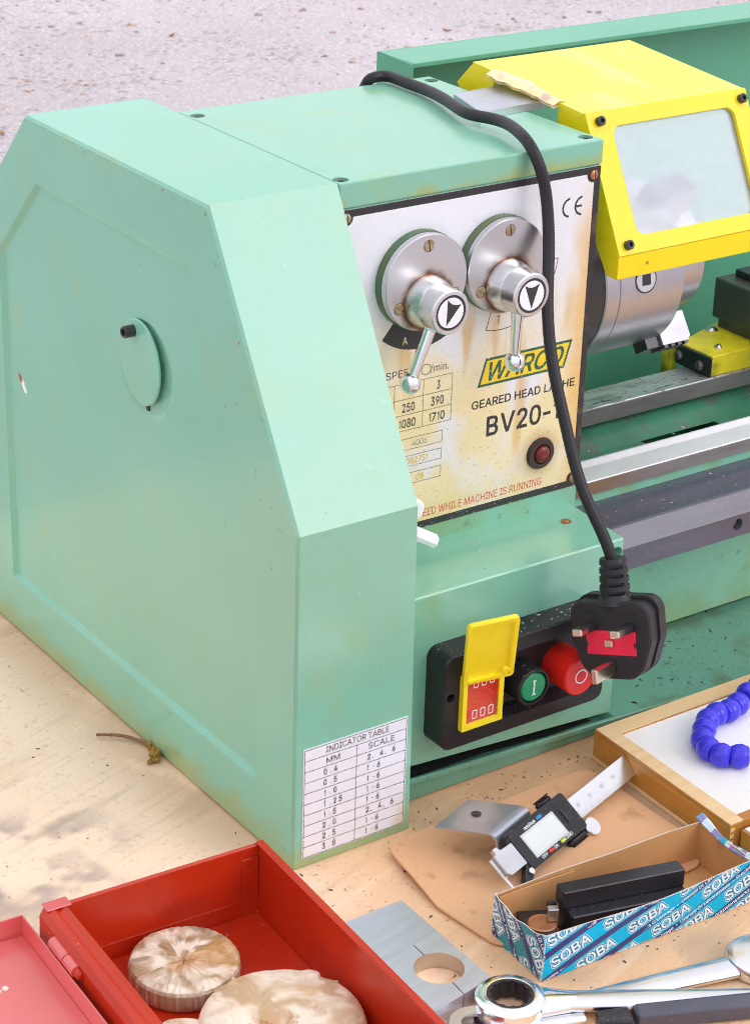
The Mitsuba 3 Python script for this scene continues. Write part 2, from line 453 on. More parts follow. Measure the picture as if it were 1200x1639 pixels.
def board_col(p, n, uv):
    a = fbm(p.x * 5, p.y * 5, 0.0)
    c = mix((0.72, 0.44, 0.235), (0.80, 0.54, 0.32), a)
    c = mix(c, (0.96, 0.735, 0.56), smoothstep(0.08, -0.06, p.x) * 0.88)
    c = mix(c, (0.62, 0.355, 0.185), smoothstep(0.02, 0.20, p.x) * smoothstep(-0.30, -0.02, p.y) * 0.6)
    st = fbm(p.x * 7 + p.y * 3, p.y * 90 - p.x * 30, 2.0)                     # torn grain
    c = mix(c, (0.92, 0.76, 0.60), smoothstep(0.55, 0.85, st) * 0.28)
    c = mix(c, (0.50, 0.34, 0.19), smoothstep(0.62, 0.82, fbm(p.x * 9 + 4, p.y * 60 - p.x * 20, 5.0)) * 0.35)
    sp = noise(p.x * 420, p.y * 420)
    c = mix(c, (0.40, 0.27, 0.17), smoothstep(0.72, 0.95, sp) * 0.22)
    dirt = smoothstep(-0.075, 0.005, p.x) * smoothstep(0.02, 0.0, p.x - 0.02) * smoothstep(-0.02, 0.06, p.y) * smoothstep(0.30, 0.56, fbm(p.x * 22, p.y * 14, 9.0) + 0.12)  # gathered dirt, with the soft shade along the cover's foot painted in
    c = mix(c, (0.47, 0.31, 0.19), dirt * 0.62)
    gl = noise(p.x * 14 + p.y * 5 + fbm(p.x * 6, p.y * 6, 0.0) * 3, p.y * 420 - p.x * 130, 1.0)
    c = mix(c, (0.45, 0.29, 0.16), smoothstep(0.66, 0.95, gl) * 0.15)
    d = dr.sqrt(dr.square((p.x + 0.155) / 0.085) + dr.square((p.y - 0.105) / 0.085))
    stain = smoothstep(1.25, 0.35, d + 0.9 * (fbm(p.x * 16, p.y * 16, 8.0) - 0.5)) * smoothstep(0.38, 0.58, fbm(p.x * 30, p.y * 30, 1.0))
    c = mix(c, (0.33, 0.27, 0.24), stain * 0.75)
    d2 = smoothstep(0.5, 0.72, fbm(p.x * 17 + 7, p.y * 17, 3.0)) * smoothstep(0.02, 0.12, p.x)
    c = mix(c, (0.42, 0.31, 0.22), d2 * 0.55)
    return mix(c, (0.10, 0.07, 0.05), smoothstep(0.93, 0.97, noise(p.x * 330, p.y * 330)) * smoothstep(0.4, 0.55, fbm(p.x * 12, p.y * 12, 6.0)) * 0.8)


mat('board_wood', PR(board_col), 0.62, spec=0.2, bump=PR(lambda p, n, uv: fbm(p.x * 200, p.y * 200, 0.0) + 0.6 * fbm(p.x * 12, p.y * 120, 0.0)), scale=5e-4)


def case_side(p, n, uv):
    g = fbm(p.x * 14, p.y * 14, p.z * 420)
    c = mix((0.42, 0.17, 0.025), (0.60, 0.28, 0.055), g)
    return mix(c, (0.25, 0.10, 0.02), smoothstep(0.62, 0.8, fbm(p.x * 9, p.y * 9, p.z * 260 + 5)) * 0.5)


def case_top(p, n, uv):
    g = fbm(p.x * 10, p.y * 160, 3.0)
    return mix((0.66, 0.44, 0.21), (0.78, 0.58, 0.33), g)


mat('case_side', PR(case_side), 0.35)
mat('case_top', PR(case_top), 0.42)
mat('foam_white', PR(lambda p, n, uv: mix((0.80, 0.80, 0.80), (0.70, 0.66, 0.58), smoothstep(0.5, 0.75, fbm(p.x * 14, p.y * 14)) * 0.35)), 0.5)
mat('hose_blue', (0.045, 0.032, 0.62), 0.22)


def paper(cx, cy, r, pale):
    def f(p, n, uv):
        dx, dy = (p.x - cx) / r, (p.y - cy) / r
        q = dr.sqrt(dx * dx + dy * dy)
        a = dr.atan2(dy, dx)
        w = fbm(p.x * 70, p.y * 70, p.z * 70)
        u_, v_ = p.x * 110 + w * 3, p.y * 110 + fbm(p.y * 60, p.x * 60, p.z * 60) * 3
        f1 = noise(u_ * 0.45 + dx * 2, v_ * 1.3 + a * 2.0, p.z * 40)
        f2 = noise(u_ * 1.5, v_ * 0.4 + a * 3.0, p.z * 40 + 9)
        c = mix((0.36, 0.23, 0.12), (0.78, 0.69, 0.56), smoothstep(0.34, 0.74, 0.55 * f1 + 0.45 * f2))
        c = mix(c, (0.24, 0.20, 0.15), smoothstep(0.66, 0.86, noise(u_ * 0.8 + 4, v_ * 0.9 + 7, 2.0)) * 0.75)
        br = smoothstep(0.40, 0.66, fbm(p.x * 40 + 3, p.y * 40, p.z * 40) + 0.26 * smoothstep(0.6, 0.1, q) - 0.03)
        c = mix(c, (0.50, 0.24, 0.06), br * 0.75)
        ln_ = 1 - dr.abs(2 * noise(u_ * 1.1 + f2 * 3, v_ * 1.1, 5.0) - 1)
        c = mix(c, (0.93, 0.90, 0.84), smoothstep(0.92, 1.0, ln_) * 0.18)
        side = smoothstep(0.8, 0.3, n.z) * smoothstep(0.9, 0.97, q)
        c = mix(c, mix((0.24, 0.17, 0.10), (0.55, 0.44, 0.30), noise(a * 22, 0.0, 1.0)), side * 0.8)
        return mix(c, (0.82, 0.70, 0.58), pale)
    return f


mat('waxed_paper', PR(paper(-0.1245, -0.0670, 0.0352, 0.0)), 0.22)
def crumple_col(p, n, uv):
    w = fbm(p.x * 50, p.y * 50, p.z * 50)
    u_, v_ = p.x * 80 + w * 4, p.y * 80 + p.z * 30 + fbm(p.y * 40, p.x * 40) * 4
    f = 0.5 * noise(u_ * 0.5, v_ * 1.2, 1.0) + 0.5 * noise(u_ * 1.3, v_ * 0.45, 3.0)
    c = mix((0.54, 0.38, 0.23), (0.80, 0.69, 0.55), smoothstep(0.30, 0.66, f))
    c = mix(c, (0.52, 0.30, 0.13), smoothstep(0.52, 0.74, fbm(p.x * 42, p.y * 42, p.z * 42)) * 0.65)
    ln_ = 1 - dr.abs(2 * noise(u_ * 0.8 + f * 3, v_ * 0.8, 5.0) - 1)
    return mix(c, (0.40, 0.28, 0.18), smoothstep(0.90, 1.0, ln_) * 0.30)


mat('waxed_paper_front', PR(crumple_col), 0.34)
mat('waxed_paper_left', PR(crumple_col), 0.34)
mat('twig_bark', PR(lambda p, n, uv: mix((0.16, 0.08, 0.04), (0.30, 0.17, 0.09), noise(p.x * 700, p.y * 700, p.z * 700))), 0.8)
mat('lichen', PR(lambda p, n, uv: mix((0.12, 0.07, 0.01), (0.42, 0.27, 0.06), noise(p.x * 800, p.y * 800, p.z * 800))), 0.9)
mat('speck_dark', (0.045, 0.035, 0.03), 0.7)
mat('speck_pale', (0.72, 0.66, 0.56), 0.7)
mat('lcd', (0.66, 0.70, 0.68), 0.15)
mat('key_blue', (0.02, 0.22, 0.50), 0.4)
mat('key_lime', (0.55, 0.62, 0.05), 0.4)
mat('legs_wood', (0.30, 0.22, 0.14), 0.7)


def ground_col(p, n, uv):
    x, y = p.x, p.y
    c = mix((0.38, 0.345, 0.36), (0.52, 0.48, 0.50), fbm(x * 1.6, y * 1.6))
    c = mix(c, (0.37, 0.31, 0.29), smoothstep(0.5, 0.75, fbm(x * 0.9 + 4, y * 0.9, 2.0)) * 0.6)
    d, d2, r = voronoi(x * 85, y * 85)
    st = smoothstep(0.42, 0.30, d)
    c = mix(c, mix((0.28, 0.25, 0.25), (0.76, 0.72, 0.72), r), st * 0.42)
    e, e2, q = voronoi(x * 34 + 3, y * 34)
    c = mix(c, mix((0.16, 0.13, 0.12), (0.60, 0.44, 0.34), q), smoothstep(0.30, 0.2, e) * smoothstep(0.66, 0.72, cell_rand(dr.floor(x * 9), dr.floor(y * 9), 4)) * 0.6)
    return mix(c, (0.17, 0.15, 0.15), smoothstep(0.66, 0.9, noise(x * 60, y * 60)) * smoothstep(0.4, 0.65, fbm(x * 3, y * 3, 7.0)) * 0.5)


mat('ground_gravel', PR(ground_col), 0.85)

# ------------------------------------------------------------------ ground and bench
g = 60.0
ent('ground', ([(-g, -g, -0.577), (g, -g, -0.577), (g, g, -0.577), (-g, g, -0.577)], [(0, 1, 2), (0, 2, 3)]), 'ground_gravel')
tag('ground', 'grey gritty yard surface behind and below the bench', 'ground', kind='structure')
GP = []
for _ in range(420):                                       # loose stones lying on the yard, each a squashed lump
    a = trimesh.creation.icosphere(1, 1.0)
    a.vertices *= (0.6 + 0.8 * rng.random((len(a.vertices), 1)))
    s = 0.004 + 0.011 * rng.random() ** 3
    a.vertices *= s * np.array([1, 0.8, 0.5])
    a.vertices += np.array([rng.uniform(1.6, 5.2), rng.uniform(3.6, 6.2), -0.5755])
    GP.append(a)
mat('stone_tan', PR(lambda p, n, uv: mix((0.25, 0.2, 0.19), (0.55, 0.42, 0.34), cell_rand(dr.floor(p.x * 25), dr.floor(p.y * 25)))), 0.85)
tag(ent('loose_stones', GP, 'stone_tan'), 'scattered tan and grey grit on the yard behind the machine', 'gravel', kind='stuff')

mat('leaf_brown', (0.42, 0.22, 0.11), 0.7)
for x_, y_, a_, l_ in ((2.478, 4.422, 0.5, 'curled brown leaf lying on the yard above the lid of the green headstock'), (1.585, 3.70, 1.4, 'brown leaf on the yard at the left edge, just above the sloping green cover'), (3.228, 4.104, 2.2, 'brown leaf on the yard just behind the top edge of the green splash guard')):
    gx_ = np.linspace(-1, 1, 9); wv_ = 0.42 * (1 - np.abs(gx_) ** 2.2)
    V = [(x * 0.014, w * 0.014 * k, 0.003 + 0.004 * x * x + 0.003 * abs(k)) for x, w in zip(gx_, wv_) for k in (-1, 0, 1)]
    F = [f for i in range(8) for j in range(2) for f in ((i * 3 + j, i * 3 + 3 + j, i * 3 + 4 + j), (i * 3 + j, i * 3 + 4 + j, i * 3 + 1 + j))]
    V2 = [(x, y, z - 0.0012) for x, y, z in V]
    m_ = trimesh.Trimesh(np.array(V + V2), np.array(F + [tuple(q + 27 for q in f[::-1]) for f in F]), process=False)
    m_.apply_transform(trimesh.transformations.rotation_matrix(a_, (0, 0, 1))); m_.apply_translation((x_, y_, -0.577))
    tag(ent('dead_leaf', m_, 'leaf_brown', smooth=40), l_, 'leaf', 'dead leaves on the yard')
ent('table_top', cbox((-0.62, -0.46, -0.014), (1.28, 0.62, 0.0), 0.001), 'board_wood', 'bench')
for x in (-0.55, 1.2):
    for y in (-0.39, 0.55):
        ent('leg', cbox((x - 0.02, y - 0.02, -0.577), (x + 0.02, y + 0.02, -0.0142), 0.002), 'legs_wood', 'bench')
tag('bench', 'stained pale wooden board bench that carries the green machine and tools', 'bench')

# ------------------------------------------------------------------ lathe
LT = 'lathe'
tag(LT, 'mint green metalworking lathe with yellow chuck guard and worn white control plate', 'lathe')
# gear cover
CP = np.array([(0, 0.0005), (0, 0.253), (0.1103, 0.4426), (0.3652, 0.4426), (0.468, 0.334), (0.468, 0.0005)])
cpoly = sg.Polygon(CP)
inset = np.array(cpoly.buffer(-0.0019, join_style=2).exterior.coords)[:-1]
WC = 0.1003
body = hull(np.vstack([np.c_[np.zeros(len(inset)), inset], np.c_[np.full(6, 0.0019), CP], np.c_[np.full(6, WC), CP]]))
E0 = sg.Polygon([(0.0487, 0.0485), (0.0487, 0.238), (0.1367, 0.395), (0.3507, 0.3954), (0.4165, 0.327), (0.4165, 0.0485)])
E1 = E0.buffer(-0.0036, join_style=2)
ring0 = np.array(E0.buffer(0.0006, join_style=2).exterior.coords)[:-1]
ring1 = np.array(E1.exterior.coords)[:-1]
cut = hull(np.vstack([np.c_[np.full(len(ring0), -0.0004), ring0], np.c_[np.full(len(ring1), 0.0038), ring1]]))
bm = man(body) - man(cut)
dish = rev([(0, -0.001), (0.0385, -0.001), (0.033, 0.0022), (0, 0.0022)], YZ(0.0026) @ T().translate([0.199, 0.3005, 0]).matrix.__array__() if False else YZ(0.0026))
dish = put(rev([(0, -0.001), (0.0385, -0.001), (0.0325, 0.0022), (0, 0.0022)]), YZ(0.0036))
dish.apply_translation((0, 0.199, 0.3005))
bm = bm - man(dish)
bt = tri(bm)
v = bt.vertices.copy()
zz = np.array([0.0, 0.05, 0.1, 0.185, 0.2546, 0.343, 0.45]); ww = np.array([0.0982, 0.0987, 0.0988, 0.0972, 0.0944, 0.0975, 0.1003])
far = v[:, 0] > 0.05
v[far, 0] = np.where(v[far, 1] < 0.12, np.interp(v[far, 2], zz, ww), WC)
bt.vertices = v
ent('gear_cover', bt, 'green_paint', LT)
GC = LT + '__gear_cover'
dm = fr((0.0022, 0.2045, 0.3045), (math.sin(-0.055), math.cos(0.055), 0), (0, 0, 1))
dm = YZ(0)
R = np.eye(4); R[:3, :3] = trimesh.transformations.rotation_matrix(math.radians(-3.6), (0, 0, 1))[:3, :3]
d = put(rev([(0, -0.0008), (0.0303, -0.0008), (0.031, -0.0002), (0.031, 0.0006), (0.0306, 0.0011), (0, 0.0011)]), YZ(0))
d.apply_transform(R); d.apply_translation((0.0022, 0.2045, 0.3045))
ent('inspection_disc', d, 'green_paint', GC, smooth=35)
ent('slot', cbox((0.0044, 0.1975, 0.2695), (0.0064, 0.2010, 0.2745), 0.0002), 'screw_black', GC)
HEAD = [(0, 0.0042), (0.0024, 0.0042), (0.0026, 0.0088), (0.0036, 0.0092), (0.0043, 0.0084), (0.0044, 0.0004), (0.0044, 0), (0, 0)]
chips = []
for y_, z_, r_ in ((0.1105, 0.4400, 0.0013), (0.165, 0.4420, 0.0010), (0.0700, 0.3655, 0.0010)):
    chips.append(sg.Polygon([(y_ + r_ * (0.6 + 0.6 * random.random()) * math.cos(t), z_ + r_ * (0.6 + 0.6 * random.random()) * math.sin(t)) for t in np.linspace(0, 5.6, 8)]))
for k_, c_ in enumerate(chips):
    ent('paint_chip', prism(affinity.translate(c_, 0.0015, -0.0036), 0.0002, YZ(-0.00008)), 'primer_red', GC)
ent('paint_chip', prism(sg.Polygon([(0.396, 0.229), (0.391, 0.2265), (0.386, 0.219), (0.389, 0.217), (0.394, 0.222)]), 0.0002, YZ(0.0036)), 'white_plastic', GC)
ent('paint_chip', prism(sg.Polygon([(0.3995, 0.231), (0.3945, 0.229), (0.3925, 0.225), (0.397, 0.2255)]), 0.0003, YZ(0.0034)), 'primer_red', GC)
bolt = put(rev(HEAD, n=28), fr((0.0026, 0.2125, 0.3255), (0, -1, 0), (0, 0, 1)))
ent('socket_bolt', bolt, 'screw_black', GC, smooth=35)
# the table label on the cover's front face
LX0, LX1, LZ0, LZ1 = 0.0072, 0.0930, 0.0072, 0.0938
ent('label_plate', prism(sg.box(LX0, LZ0, LX1, LZ1), 0.0007, FY(-0.0001)), 'label_white', GC, label='white printed table of millimetre sizes and scale numbers')
ln, n_row = [], 10
ph = (LZ1 - LZ0 - 0.0014) / n_row
for i in range(n_row + 1):
    z = LZ1 - 0.0007 - i * ph
    ln.append(bar2(LX0 + 0.0008, z, LX1 - 0.0008, z, 0.0004))
xm = LX0 + 0.0435
ln += [bar2(LX0 + 0.001, LZ0 + 0.0007, LX0 + 0.001, LZ1 - 0.0007, 0.0004), bar2(LX1 - 0.001, LZ0 + 0.0007, LX1 - 0.001, LZ1 - 0.0007, 0.0004),
       bar2(xm, LZ0 + 0.0007, xm, LZ1 - 0.0007 - ph, 0.0004)]
rows = [('0.4', '2, 4, 6'), ('0.5', '1-6'), ('1.0', '1-6'), ('1.25', '1-6'), ('1.5', '1-6'), ('2.0', '2, 4, 6'), ('2.5', '1-6'), ('3.0', '1-6')]
zr = lambda i: LZ1 - 0.0007 - (i + 1) * ph + 0.0022
ln.append(tfit('INDICATOR TABLE', LX0 + 0.018, LX0 + 0.070, zr(0), 0.0046))
ln.append(tfit('MM', LX0 + 0.0185, LX0 + 0.0295, zr(1), 0.0042)); ln.append(tfit('SCALE', LX0 + 0.053, LX0 + 0.075, zr(1), 0.0046))
for i, (a, b) in enumerate(rows):
    x = LX0 + 0.0165
    for ch in a:
        if ch == '.':
            ln.append(circ(x + 0.0012, zr(i + 2) + 0.0004, 0.0004, 8)); x += 0.0038
        else:
            w = 0.0012 if ch == '1' else 0.0027
            ln.append(tfit(ch, x + (0.0008 if ch == '1' else 0), x + (0.0008 if ch == '1' else 0) + w, zr(i + 2), 0.0044, True)); x += 0.0046
    x = LX0 + 0.0525
    for ch in b:
        if ch == ' ':
            x += 0.002
        elif ch == ',':
            ln.append(bar2(x - 0.0005, zr(i + 2) + 0.001, x + 0.0006, zr(i + 2), 0.0005)); x += 0.004
        elif ch == '-':
            ln.append(bar2(x - 0.0002, zr(i + 2) + 0.002, x + 0.0018, zr(i + 2) + 0.002, 0.0004)); x += 0.0035
        else:
            w = 0.0012 if ch == '1' else 0.0027
            ln.append(tfit(ch, x, x + w, zr(i + 2), 0.0044, True)); x += 0.0048 if b == '1-6' else 0.0044
ent('lettering', prism(unary_union(ln), 0.00015, FY(-0.0008)), 'ink_black', GC, label='black table lines and figures on the white label')

# headstock, lid
ent('headstock', cbox((0.1008, 0.1095, 0.152), (0.3293, 0.318, 0.4248), 0.0012), 'green_oily', LT)
lid = man(cbox((0.1006, 0.1080, 0.4250), (0.3294, 0.3195, 0.4428), 0.0009))
SC = [(0.1080, 0.3030), (0.1070, 0.1165), (0.3213, 0.1195), (0.3225, 0.3075)]
for x, y in SC:
    lid = lid - man(put(cyl(0.0056, 0.02, n=28), fr((x, y, 0.4368), (1, 0, 0), (0, 1, 0))))
ent('headstock_lid', lid, 'green_paint', LT)
HL = LT + '__headstock_lid'
for x, y in SC:
    s = rev([(0, 0.0022), (0.0021, 0.0022), (0.0023, 0.0046), (0.0040, 0.0046), (0.0046, 0.0038), (0.0046, 0), (0, 0)], fr((x, y, 0.4370), (1, 0, 0), (0, 1, 0)), 24)
    ent('screw', s, 'screw_steel', HL, smooth=35)

# control plate
PX0, PX1, PZ0, PZ1 = 0.1015, 0.3285, 0.1720, 0.4237
ent('control_plate', cbox((PX0, 0.1086, PZ0), (PX1, 0.1094, PZ1), 0.0002), 'plate_face', LT, label='white metal plate stained yellow and rusty, with printed tables')
PL = LT + '__control_plate'
bo = sg.box(PX0, PZ0, PX1, PZ1).difference(sg.box(PX0 + 0.0048, PZ0 + 0.0055, PX1 - 0.0056, PZ1 - 0.0052))
cor = [(PX1 - 0.0066, PZ1 - 0.0058), (PX1 - 0.0058, PZ0 + 0.0066), (PX0 + 0.0052, PZ1 - 0.0056)]
bo = unary_union([bo] + [circ(x, z, 0.0058) for x, z in cor])
ent('border', prism(bo, 0.0001, FY(0.1086)), 'plate_border', PL, label='black printed border around the control plate')
for i, (x, z) in enumerate(cor):
    hd = man(put(rev([(0, 0), (0.0036, 0), (0.0034, 0.0011), (0.0022, 0.0019), (0, 0.0022)], n=24), fr((x, 0.1085, z), (1, 0, 0), (0, 0, 1))))
    hd = hd - man(obox(fr((x, 0.1066, z), (1, 0, 0), (0, 0, 1)), (0.0010, 0.02, 0.0018), 0.0001))
    ent('rivet_screw', hd, 'copper' if i == 0 else 'brass_screw', PL, smooth=30)
TX = []
# CE mark
def arc(cx, cz, r, a0, a1, w):
    a = np.radians(np.linspace(a0, a1, 24))
    return sg.LineString(np.c_[cx + r * np.cos(a), cz + r * np.sin(a)]).buffer(w / 2, cap_style=2)
for k, cx in enumerate((0.3020, 0.3135)):
    TX.append(arc(cx, 0.3962, 0.0066, 95, 265, 0.0016))
    if k:
        TX.append(bar2(cx - 0.0066, 0.3962, cx - 0.0004, 0.3962, 0.0016))
# black sector at the left lever, outlined sector at the right lever
def sector(cx, cz, r0, r1, a0, a1):
    a = np.radians(np.linspace(a0, a1, 28))
    return sg.Polygon(np.vstack([np.c_[cx + r1 * np.cos(a), cz + r1 * np.sin(a)], np.c_[cx + r0 * np.cos(a[::-1]), cz + r0 * np.sin(a[::-1])]]))
secA = sector(0.1720, 0.3640, 0.030, 0.0507, 230, 322)
TX.append(secA.difference(tfit('A', 0.1572, 0.1615, 0.3186, 0.0056, True)))
secB = sector(0.2440, 0.3640, 0.030, 0.0500, 255, 355)
TX.append(secB.exterior.buffer(0.0003))
TX.append(tfit('1', 0.2405, 0.2424, 0.3185, 0.0070))
TX.append(tfit('SPEED', 0.1440, 0.1690, 0.2944, 0.0056)); TX.append(tfit('/min.', 0.1826, 0.1990, 0.2930, 0.0058))
TX.append(circ(0.1787, 0.2962, 0.0040).exterior.buffer(0.00028))
tz = [0.2889, 0.2768, 0.2648, 0.2527]
for z in tz:
    TX.append(bar2(0.128, z, 0.2028, z, 0.0004))
for x in (0.2026, 0.1772, 0.1518):
    TX.append(bar2(x, tz[0], x, tz[-1], 0.0004))
for s, xc, i, w in (('3', 0.1905, 0, 0.0028), ('390', 0.1900, 1, 0.0112), ('1710', 0.1900, 2, 0.0140), ('250', 0.1645, 1, 0.0112), ('1080', 0.1640, 2, 0.0142)):
    TX.append(tfit(s, xc - w / 2, xc + w / 2, tz[i] - 0.0097, 0.0064, True))
for a, b in ((0.2460, 0.2372), (0.2322, 0.2240), (0.2186, 0.2100)):
    TX.append(sg.box(0.135, b, 0.1957, a).exterior.buffer(0.0002))
TX.append(tfit('GEARED HEAD LATHE', 0.2215, 0.3180, 0.2560, 0.0062, True)); TX.append(tfit('BV20-1', 0.2362, 0.3045, 0.2322, 0.0150, True))
ent('lettering', prism(unary_union(TX), 0.0001, FY(0.1086)), 'ink_black', PL, label='black printed words, speed table and lever sectors')
ent('lettering', prism(tfit('SPEED WHILE MACHINE IS RUNNING', 0.1730, 0.2920, 0.1806, 0.0060), 0.0001, FY(0.1086)), 'ink_red', PL, label='red printed warning line along the bottom')
ent('lettering', prism(tfit('4006', 0.1690, 0.1822, 0.2392, 0.0048), 0.0001, FY(0.1086)), 'ink_grey', PL, label='grey stamped figures in the top box')
ent('lettering', prism(tfit('082751', 0.1640, 0.1835, 0.2257, 0.0048, True), 0.0001, FY(0.1086)), 'ink_gold', PL, label='gold stamped figures in the middle box')
ent('figure', prism(tfit('0', 0.1735, 0.1765, 0.2117, 0.0048, True), 0.0001, FY(0.1086)), 'ink_gold', PL, label='gold stamped figure 0 in the lowest box')
ent('figure', prism(tfit('8', 0.1775, 0.1805, 0.2117, 0.0048, True), 0.0001, FY(0.1086)), 'ink_gold', PL, label='gold stamped figure 8 in the lowest box')
sh = lambda p: affinity.affine_transform(p, [1, 0.30, 0, 1, -0.30 * 0.2725, 0])
lo = sh(sg.box(0.2258, 0.2722, 0.3068, 0.2938)); li = sh(sg.box(0.2278, 0.2742, 0.3048, 0.2918))
wt = sh(tfit('WARCO', 0.2310, 0.3020, 0.2762, 0.0136, True))
ent('logo', prism(li.difference(wt), 0.00008, FY(0.1086)), 'ink_yellow', PL, label='yellow field of the slanted logo panel')
ent('logo', prism(unary_union([lo.difference(li), wt]), 0.0001, FY(0.1086)), 'ink_green', PL, label='dark green frame and letters of the slanted logo')

# gear levers
def lever(cx, tilt, ball):
    L = key_for('gear_lever', LT)
    hx, hz = cx + 0.0005, 0.3528
    ent('flange_seat', cyl(0.0353, 0.0062, fr((cx, 0.1086, 0.3662), (1, 0, 0), (0, 0, 1)), 64), 'green_grimy', L, smooth=35)
    fm = man(cyl(0.0347, 0.0058, fr((cx, 0.1023, 0.3662), (1, 0, 0), (0, 0, 1)), 72, 0.0006))
    holes = [(cx + 0.0005, 0.3926), (cx - 0.0228, 0.3510), (cx + 0.0245, 0.3545)]
    for x, z in holes:
        fm = fm - man(cyl(0.0044, 0.004, fr((x, 0.0985, z), (1, 0, 0), (0, 0, 1)), 24))
    ent('flange', fm, 'steel_flange', L, smooth=35)
    for k, (x, z) in enumerate(holes):
        sc = man(cyl(0.0040, 0.0028, fr((x, 0.0986, z), (1, 0, 0), (0, 0, 1)), 24, 0.0005))
        q = 0.15 + 0.9 * k
        sc = sc - man(obox(fr((x, 0.0958, z), (math.cos(q), 0, math.sin(q)), (-math.sin(q), 0, math.cos(q))), (0.0011, 0.02, 0.003), 0.0001))
        ent('screw', sc, 'brass_screw', L, smooth=30)
    hub = rev([(0, 0), (0.0190, 0), (0.0192, 0.0006), (0.0182, 0.007), (0.0165, 0.0125), (0.0162, 0.0128), (0.0160, 0.0268), (0.0150, 0.0278), (0.0128, 0.0280), (0.0126, 0.0274), (0, 0.0274)],
              fr((hx, 0.0966, hz), (1, 0, 0), (0, 0, 1)), 64)
    ent('hub', hub, 'steel_bright', L, smooth=30)
    yf = 0.0966 - 0.0274
    cm = FY(yf - 0.00005)
    ent('hub_cap', prism(circ(hx, hz, 0.0126, 48), 0.0002, cm), 'ink_black', L)
    rot = lambda p: affinity.rotate(p, tilt, origin=(hx, hz))
    a = np.linspace(0, 1, 9)
    tip = [(hx + 0.0003, hz - 0.0100)]
    top = [(hx - 0.0066 + 0.0132 * t, hz + 0.0082 - 0.0042 * 4 * t * (1 - t) * 0.55) for t in a]
    arrow = sg.Polygon(tip + top[::-1])
    ent('hub_cap', prism(circ(hx, hz, 0.0108, 48).difference(rot(arrow)), 0.0002, FY(yf - 0.0002)), 'white_enamel', L, label='white disc with a black pointer')
    dirv = np.array([math.sin(math.radians(tilt)), 0, -math.cos(math.radians(tilt))])
    p0 = np.array([hx, 0.0835, hz]) + dirv * 0.013
    p1 = np.array([hx, 0.0835, hz]) + dirv * ball
    ent('arm', tube([p0, p0 + (p1 - p0) * 0.08, p0 + (p1 - p0) * 0.10, p0 + (p1 - p0) * 0.9, p1], [0.0052, 0.0052, 0.0044, 0.0038, 0.0038], 20), 'chrome', L, smooth=40)
    sp = trimesh.creation.icosphere(3, 0.0076); sp.apply_translation(p1 + dirv * 0.004)
    ent('ball', sp, 'chrome', L, smooth=True)


lever(0.1672, -22, 0.0525)
lever(0.2378, 0, 0.0500)

# pilot lamp
PLm = LT + '__pilot_lamp'
ent('bezel', rev([(0, 0), (0.0126, 0), (0.0128, 0.0008), (0.0118, 0.0026), (0.0080, 0.0030), (0.0072, 0.0016), (0, 0.0016)], fr((0.2888, 0.1085, 0.2072), (1, 0, 0), (0, 0, 1)), 48), 'bezel_brown', PLm, smooth=35)
ent('lens', rev([(0, 0), (0.0070, 0), (0.0066, 0.0022), (0.0045, 0.0038), (0, 0.0045)], fr((0.2888, 0.1068, 0.2072), (1, 0, 0), (0, 0, 1)), 36), 'lens_red', PLm, smooth=True)

# white feed levers showing past the cover
FL = LT + '__feed_lever'
ent('shaft', cyl(0.0035, 0.034, fr((0.148, 0.1086, 0.192), (1, 0, 0), (0, 0, 1)), 20), 'steel_bright', FL, smooth=35)
q = fr((0.1560, 0.0760, 0.1845), (0.86, -0.15, -0.50), (0.1, -0.9, 0.3))
ent('knob', obox(q, (0.0290, 0.0090, 0.0100), 0.0024), 'white_plastic', FL)
q = fr((0.1470, 0.0790, 0.2080), (1, 0, 0), (0, 0, 1))
ent('knob', put(rev([(0, 0), (0.0066, 0), (0.0082, 0.002), (0.0082, 0.006), (0.0064, 0.0080), (0, 0.0084)], n=32), q), 'white_plastic', FL, smooth=35)

# base with switch box
bb = hull([(0.1008, 0.0312, 0.0292), (0.3102, 0.0312, 0.0150), (0.1008, 0.140, 0.0292), (0.3250, 0.140, 0.0150),
           (0.1008, 0.0300, 0.0302), (0.3095, 0.0300, 0.0160), (0.1008, 0.0300, 0.1630), (0.3082, 0.0300, 0.1623), (0.3092, 0.0310, 0.1623), (0.3102, 0.0312, 0.0160),
           (0.1008, 0.0312, 0.1642), (0.3082, 0.0312, 0.1635), (0.1008, 0.110, 0.1590), (0.3215, 0.110, 0.1580), (0.1008, 0.140, 0.1570), (0.3260, 0.140, 0.1560)])
bb = man(bb) - man(put(cyl(0.0053, 0.03, n=28), fr((0.3025, 0.050, 0.1523), (1, 0, 0), (0, 0, 1))))
ent('base', bb, 'green_paint', LT)
wm = fr((0.2940, 0.0790, 0.1607), (1, 0, 0), (0, 1, 0.04))
ent('washer_screw', rev([(0, 0), (0.0040, 0), (0.0040, 0.0005), (0.0022, 0.0006), (0.0018, 0.0016), (0, 0.0019)], wm, 24), 'copper', LT + '__base', smooth=35)

